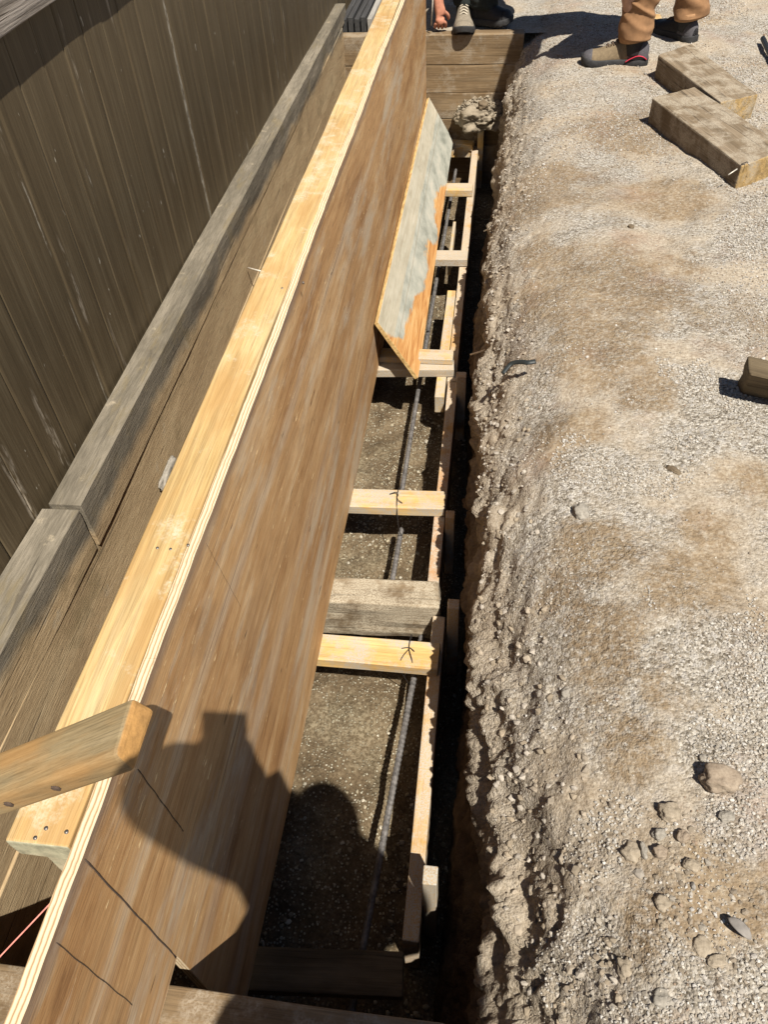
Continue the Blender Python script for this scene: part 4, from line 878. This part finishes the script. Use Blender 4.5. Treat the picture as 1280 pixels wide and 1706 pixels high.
def boot(toe, heel, z, mats, parent, lean=(0, 0, 0), wmax=.105, shaft=.11, accent=None, laces=m_lace, ht=1.):
    """a hiking boot from heel to toe: sole with lugs, upper, toe cap, heel counter, laces"""
    toe, heel = np.array([*toe, z]), np.array([*heel, z]); ax = toe - heel; L = np.linalg.norm(ax); M = frame(heel, ax, (0, 0, 1)); A = np.array(M)
    W = lambda p: (np.asarray(p, float) @ A[:3, :3].T + A[:3, 3])
    t = np.array([0, .04, .12, .25, .4, .55, .7, .82, .91, .97, 1.]); hw = np.array([.018, .030, .037, .036, .035, .040, .048, .049, .042, .028, .010]) * wmax / .098
    cy = np.array([0, 0, 0, -.002, -.004, -.002, .003, .005, .006, .006, .006])
    ts = np.linspace(0, 1, 40); h_ = np.interp(ts, t, hw); c_ = np.interp(ts, t, cy)
    root = bpy.data.objects.new('boot', None); COL.objects.link(root); root.matrix_world = M.copy(); root.parent = parent; root.matrix_parent_inverse = parent.matrix_world.inverted()
    # sole: outline with a toothed lower edge
    rg = []
    for zz, g in ((0.0, .96), (.006, 1.0), (.018, 1.02), (.030, 1.0), (.034, .95)):
        ring = []
        for sgn, seq in ((1, range(40)), (-1, range(39, -1, -1))):
            for i in seq:
                rocker = .016 * max(0, (ts[i] - .75) / .25) ** 2 + .004 * max(0, (.1 - ts[i]) / .1); lug = (.0035 if (i // 2) % 2 else 0) * (1 if zz < .01 else 0)
                ring.append((L * ts[i], sgn * (h_[i] + .003) * g + c_[i], zz + rocker + lug))
        rg.append(W(ring))
    v, f = loft(rg); poly('sole', v, f, mats['sole'], root)
    # upper: arched sections rising from toe to instep, then the shaft
    top = np.interp(ts, [0, .06, .2, .33, .45, .6, .75, .88, .96, 1], np.array([.072, .10, .112, .112, .098, .078, .064, .056, .042, .022]) * ht)
    a = np.linspace(0, np.pi, 15); rg = []
    for i in range(40):
        rk = .016 * max(0, (ts[i] - .75) / .25) ** 2; z0 = .02 + rk; hh = top[i] - .02
        e = .75; ring = [(L * (.012 + .976 * ts[i]), np.sign(math.cos(q)) * abs(math.cos(q)) ** e * h_[i] * (1 - .12 * math.sin(q)) + c_[i], z0 + hh * abs(math.sin(q)) ** .8) for q in a]; ring += [(ring[-1][0], ring[-1][1] * .6, z0 - .004), (ring[0][0], ring[0][1] * .6, z0 - .004)]
        rg.append(W(ring))
    def part(nm, i0, i1, mat, grow=0.):
        R = [q + (q - q.mean(0)) * grow for q in rg[i0:i1]]; v, f = loft(R); return poly(nm, v, f, mat, root)
    part('upper', 0, 40, mats['upper']); part('toe_cap', 33, 40, mats['toe'], .03); part('heel_counter', 0, 13, mats['heel'], .025)
    # padded shaft round the ankle
    sp = [W((L * x, 0, zz)) + np.array(lean) * k for x, zz, k in ((.24, .05, 0), (.23, .085, .2), (.215, .05 + shaft * .75, .6), (.21, .05 + shaft, 1.))]
    P = spline(sp, 5); R = np.interp(np.linspace(0, 1, len(P)), [0, .4, .9, 1], [.045, .046, .047, .043]); v, f = tube_vf(P, R, 20, up=tuple(A[:3, 1])); poly('shaft', v, f, mats['shaft'], root)
    for k in range(5):
        x = .36 + k * .065; y0 = .019 - k * .001; tz = np.interp(x, ts, top); 
        v, f = tube_vf(spline([W((L * (x - .02), -y0 - .006, tz - .004)), W((L * x, 0, tz + .006)), W((L * (x + .02), y0 + .006, tz - .004))], 4), .0028, 6); w2 = tube_vf(spline([W((L * (x - .02), y0 + .006, tz - .004)), W((L * x, 0, tz + .0065)), W((L * (x + .02), -y0 - .006, tz - .004))], 4), .0028, 6)
        v, f = merge((v, f), w2); poly('lace', v, f, laces, root)
    if accent:
        for sg in (1, -1):
            pts = [W((L * x, sg * (np.interp(x, ts, h_) * 1.045 + .0035), zz)) for x, zz in ((.035, .036), (.1, .05), (.18, .052), (.27, .040), (.34, .026))]
            v, f = tube_vf(spline(pts, 5), [.0055] * 21, 8, flat=.4); poly('heel_stripe', v, f, accent, root)
    return root

def worker_standing():
    T = thing('person', (.75, 4.4, 0), 'worker in tan canvas trousers and hiking boots standing on the gravel, bending forward', 'person')
    mats = dict(sole=m_sole, upper=m_suede, toe=m_grey, heel=m_grey, shaft=m_black)
    zg = -.004
    boot((.387, 4.262), (.703, 4.236), zg, mats, T, lean=(-.015, 0, 0), wmax=.108, accent=m_pink, shaft=.10, ht=1.12)
    mats2 = dict(sole=m_sole, upper=m_black, toe=m_black, heel=m_grey, shaft=m_black)
    boot((.79, 4.80), (.965, 4.545), zg, mats2, T, lean=(0, 0, 0), wmax=.108, shaft=.1)
    la, lk, lh = np.array([.622, 4.25, .14]), np.array([.50, 4.20, .53]), np.array([.82, 4.40, .80])
    ra, rk, rh = np.array([.93, 4.60, .14]), np.array([.78, 4.52, .55]), np.array([.9, 4.56, .80])
    garment('trouser_leg', [la + (-.0, 0, -.025), la + (.002, 0, .09), (.62, 4.24, .33), lk, (.66, 4.3, .69), lh], [.076, .071, .075, .082, .1, .11], m_tan, T, 3, .085, 56, 16)
    garment('trouser_leg', [ra + (0, 0, -.03), ra + (-.01, 0, .07), (.92, 4.59, .33), rk, (.83, 4.54, .69), rh], [.08, .076, .078, .084, .1, .11], m_tan, T, 5, .085, 56, 16)
    for c, r, sd in ((la + (0, 0, -.022), .0755, 1), (ra + (0, 0, -.027), .0795, 2)):
        a = np.linspace(0, 2 * np.pi, 40, endpoint=False); rg = []
        for zz, g in ((-.004, .93), (-.006, 1.0), (.014, 1.02), (.026, 1.0), (.027, .94)):
            rr = r * g * (1 + .06 * np.sin(3 * a + sd)); rg.append(np.stack([c[0] + rr * np.cos(a), c[1] + rr * np.sin(a), c[2] + zz + .012 * np.cos(a - .3)], 1))
        v, f = loft(rg, False); poly('hem', v, f, m_hem, T)
    R = Rig(); pel = R.add((.86, 4.48, .84), (.14, .12)); a = R.add((.76, 4.44, 1.0), (.14, .12), pel); ch = R.add((.6, 4.39, 1.17), (.15, .13), a); sh = R.add((.52, 4.37, 1.24), (.12, .1), ch); nk = R.add((.46, 4.36, 1.29), .058, sh)
    hd = head(R, nk, (.385, 4.35, 1.36), (-.8, -.05, -.6), (-.55, 0, .8))
    for s_, knee in ((-1, lk), (1, rk)):
        s0 = R.add((.52, 4.37 + s_ * .17, 1.2), .062, sh); e = R.add((.43, 4.36 + s_ * .27, .92), .044, s0); w = R.add(knee + np.array([-.03, s_ * .02, .12]), .03, e); R.hand(R.J[w][0], (-.35, 0, -.9), (-1, 0, .3), w, .35, s_)
    for an, kn, hp in ((la, lk, lh), (ra, rk, rh)):
        h = R.add(hp, .09, pel); k = R.add(kn, .06, h); an2 = R.add(an, .04, k)
    skin_mesh('body', R.J, R.E, m_skin2, T)
    garment('shirt', [(.9, 4.5, .76), (.83, 4.47, .9), (.72, 4.43, 1.06), (.6, 4.39, 1.19), (.50, 4.365, 1.27)], [.15, .165, .175, .19, .1], m_shirt, T, 8, .06, 28, 6)
    for s_ in (-1, 1): garment('sleeve', [(.54, 4.37 + s_ * .13, 1.21), (.5, 4.365 + s_ * .2, 1.1), (.46, 4.36 + s_ * .25, .98)], [.08, .07, .066], m_shirt, T, 9, .06, 18, 5)
    hair(T, *hd, 1.1, True, m_shirt2); face_bits(T, *hd, m_skin2)
worker_standing()

def worker_crouching():
    T = thing('person', (-.12, 5.12, -.03), 'crouching worker in dark trousers on the far timbers, holding the plywood end', 'person')
    zt = -.022
    m1 = dict(sole=m_sole, upper=m_toe, toe=m_toe, heel=m_grey, shaft=m_navy); boot((-.216, 4.80), (-.222, 5.105), zt + .002, m1, T, wmax=.116, laces=m_lacep, shaft=.08, ht=1.05)
    m2 = dict(sole=m_sole, upper=m_black, toe=m_black, heel=m_black, shaft=m_black); boot((.05, 4.972), (-.215, 5.07), zt + .004, m2, T, wmax=.125, laces=m_black, shaft=.09, ht=1.25)  # black toe and laces, unlike its pair: shade put into the colours
    la, lk, lh = np.array([-.22, 5.04, .10]), np.array([-.21, 4.87, .47]), np.array([-.14, 5.30, .40])
    ra, rk, rh = np.array([-.13, 5.05, .09]), np.array([.10, 5.06, .44]), np.array([-.02, 5.34, .40])
    garment('trouser_leg', [la + (0, 0, -.02), la + (0, -.01, .1), lk, (-.18, 5.08, .46), lh], [.062, .074, .088, .11, .12], m_navy, T, 13, .08, 30, 8)
    garment('trouser_leg', [ra + (0, 0, -.02), ra + (.04, -.01, .12), rk, (.05, 5.2, .44), rh], [.085, .1, .1, .115, .12], m_navy, T, 14, .08, 30, 8)
    R = Rig(); pel = R.add((-.08, 5.36, .42), (.14, .12)); a = R.add((-.1, 5.32, .6), (.14, .12), pel); ch = R.add((-.14, 5.2, .78), (.16, .13), a); sh = R.add((-.16, 5.13, .87), (.12, .1), ch); nk = R.add((-.17, 5.08, .93), .058, sh)
    hd = head(R, nk, (-.18, 5.03, 1.02), (0, -.9, -.45), (0, -.4, .9))
    wr = np.array([-.355, 4.90, .105])
    s0 = R.add((-.35, 5.14, .82), .062, sh); e = R.add((-.40, 4.98, .47), .045, s0); f1 = R.add((-.37, 4.925, .25), .037, e); w = R.add(wr, .029, f1); R.hand(wr, (.12, -.1, -1), (.15, -1, .1), w, .75, -1)
    s1 = R.add((.05, 5.12, .82), .062, sh); e = R.add((.16, 5.02, .62), .044, s1); w = R.add((.0, 4.98, .55), .03, e); R.hand((.0, 4.98, .55), (-.9, -.3, -.2), (0, 0, 1), w, .5, 1)
    for an, kn, hp in ((la, lk, lh), (ra, rk, rh)):
        h = R.add(hp, .09, pel); k = R.add(kn, .06, h); R.add(an, .038, k)
    skin_mesh('body', R.J, R.E, m_skin, T)
    garment('shirt', [(-.08, 5.38, .38), (-.1, 5.34, .55), (-.13, 5.24, .74), (-.15, 5.15, .87), (-.165, 5.1, .91)], [.15, .17, .18, .18, .1], m_shirt2, T, 18, .06, 28, 6)
    garment('sleeve', [(-.27, 5.14, .85), (-.36, 5.1, .73), (-.385, 5.02, .58)], [.085, .07, .062], m_shirt2, T, 19, .06, 18, 5)
    garment('sleeve', [(-.03, 5.13, .85), (.07, 5.09, .76), (.13, 5.04, .67)], [.085, .07, .062], m_shirt2, T, 20, .06, 18, 5)
    hair(T, *hd, 1.1, True, m_shirt2); face_bits(T, *hd, m_skin)
    # the thin stick in his fist
    p = at_y(719, 32, 4.87); q = at_y(723, -30, 4.87)
    tag(tube('marking_stick', [p + (0, 0, -.03), q], .0038, m_nailp, None, k=8), 'thin pale stick held upright in the crouching worker\'s fist', 'stick')
worker_crouching()

def photographer():
    T = thing('person', (.2, -.62, -.06), 'photographer in a cap holding up a phone, whose shadow falls over the plywood', 'person')
    rt, up, fw = RC @ np.array([1., 0, 0]), RC @ np.array([0, -1., 0]), RC @ np.array([0, 0, 1.])
    # phone just behind the lens
    pc = C0 - rt * .022 - up * .052 - fw * .012; hw, hh, ht = .037, .075, .004; c = [pc + rt * (hw if i & 1 else -hw) + up * (hh if i & 2 else -hh) - fw * (ht if i & 4 else -ht) for i in range(8)]
    ph = box8('phone', c, m_phone, None, r=.003, seg=.02); tag(ph, 'dark phone held up in the photographer\'s hands', 'phone')
    H = lambda x, y, zr: np.array([x, y, zr + CH])
    R = Rig(); pel = R.add(H(.22, -.6, -.64), (.14, .12)); a = R.add(H(.22, -.49, -.48), (.14, .12), pel); ch = R.add(H(.245, -.405, -.30), (.14, .12), a); sh = R.add(H(.26, -.37, -.19), (.13, .1), ch); nk = R.add(H(.285, -.34, -.145), .06, sh)
    hd = head(R, nk, H(.31, -.29, -.035), fw * .8 + np.array([0, .4, 0]), up)
    lw = pc - rt * .055 - up * .06 - fw * .03; rw = pc + rt * .06 - up * .07 - fw * .03
    s0 = R.add(H(.13, -.31, -.09), .052, sh); e = R.add(H(-.075, -.095, -.012), .042, s0); w = R.add(lw, .031, e); R.hand(lw, up + rt * .35, -rt - fw * .3, w, .55, -1)
    s1 = R.add(H(.42, -.37, -.24), .065, sh); e = R.add(H(.27, -.19, -.28), .048, s1); w = R.add(rw, .031, e); R.hand(rw, up - rt * .35, rt - fw * .3, w, .55, 1)
    for sg in (-1, 1):
        h = R.add(H(.22 + sg * .09, -.61, -.68), .095, pel); k = R.add(H(.2 + sg * .12, -.55, -1.0), .062, h); R.add(H(.2 + sg * .12, -.62, -1.25), .042, k)
    skin_mesh('body', R.J, R.E, m_skin2, T)
    garment('shirt', [H(.22, -.60, -.68), H(.22, -.5, -.5), H(.232, -.42, -.33), H(.228, -.405, -.2), H(.275, -.365, -.13)], [.165, .172, .182, .192, .1], m_shirt, T, 28, .05, 28, 6)
    garment('sleeve', [H(.16, -.33, -.10), H(.10, -.265, -.045), H(-.01, -.17, -.015), H(-.075, -.098, -.015), H(-.07, -.07, -.035)], [.08, .06, .056, .054, .046], m_shirt, T, 29, .05, 18, 5)
    garment('sleeve', [H(.36, -.37, -.21), H(.41, -.34, -.25), H(.34, -.25, -.28), H(.25, -.20, -.26), H(.11, -.155, -.155), H(.05, -.075, -.115)], [.09, .085, .078, .075, .062, .045], m_shirt, T, 30, .05, 18, 5)
    for sg in (-1, 1):
        x = .2 + sg * .12; garment('trouser_leg', [H(.17 + sg * .1, -.64, -.66), H(x, -.57, -.98), H(x, -.6, -1.15), H(x, -.62, -1.29)], [.115, .085, .075, .075], m_navy, T, 33, .05, 20, 6)
        boot((x + sg * .02, -.42), (x, -.7), CH - 1.338, dict(sole=m_sole, upper=m_black, toe=m_black, heel=m_black, shaft=m_black), T)
    hair(T, *hd, 1.12, True, m_shirt2); face_bits(T, *hd, m_skin2)
photographer()

# ------------------------------------------------------------------ light, sky, camera
w = bpy.data.worlds.new('World'); SC.world = w; w.use_nodes = True; nt = w.node_tree; bg = nt.nodes['Background']
sky = nt.nodes.new('ShaderNodeTexSky'); sky.sky_type = 'NISHITA'; sky.sun_disc = False
to = -SUN; elev = math.asin(to[2]); sky.sun_elevation = elev; sky.sun_rotation = math.atan2(to[0], to[1]); sky.dust_density = .4; sky.air_density = .7
nt.links.new(sky.outputs[0], bg.inputs[0]); bg.inputs[1].default_value = .05
sl = bpy.data.lights.new('sun', 'SUN'); sl.energy = 5.; sl.angle = math.radians(.53); sl.color = (1., .95, .86); so = bpy.data.objects.new('sun', sl); COL.objects.link(so)
so.rotation_euler = Vector([float(q) for q in SUN]).to_track_quat('-Z', 'Y').to_euler(); so.location = (2, -3, 6)
cam = bpy.data.cameras.new('camera'); co = bpy.data.objects.new('camera', cam); COL.objects.link(co)
r_, u_, b_ = RC @ np.array([1., 0, 0]), RC @ np.array([0, -1., 0]), RC @ np.array([0, 0, -1.])
co.matrix_world = Matrix(((r_[0], u_[0], b_[0], 0), (r_[1], u_[1], b_[1], 0), (r_[2], u_[2], b_[2], CH), (0, 0, 0, 1)))
cam.sensor_fit = 'VERTICAL'; cam.sensor_height = 36.; cam.lens = 36. * F_ / 1706.; cam.clip_start = .02; cam.clip_end = 300
SC.camera = co
SC.cycles.diffuse_bounces = 2; SC.cycles.max_bounces = 6
SC.view_settings.view_transform = 'Standard'; SC.view_settings.look = 'None'; SC.view_settings.gamma = 1.; SC.view_settings.exposure = .76
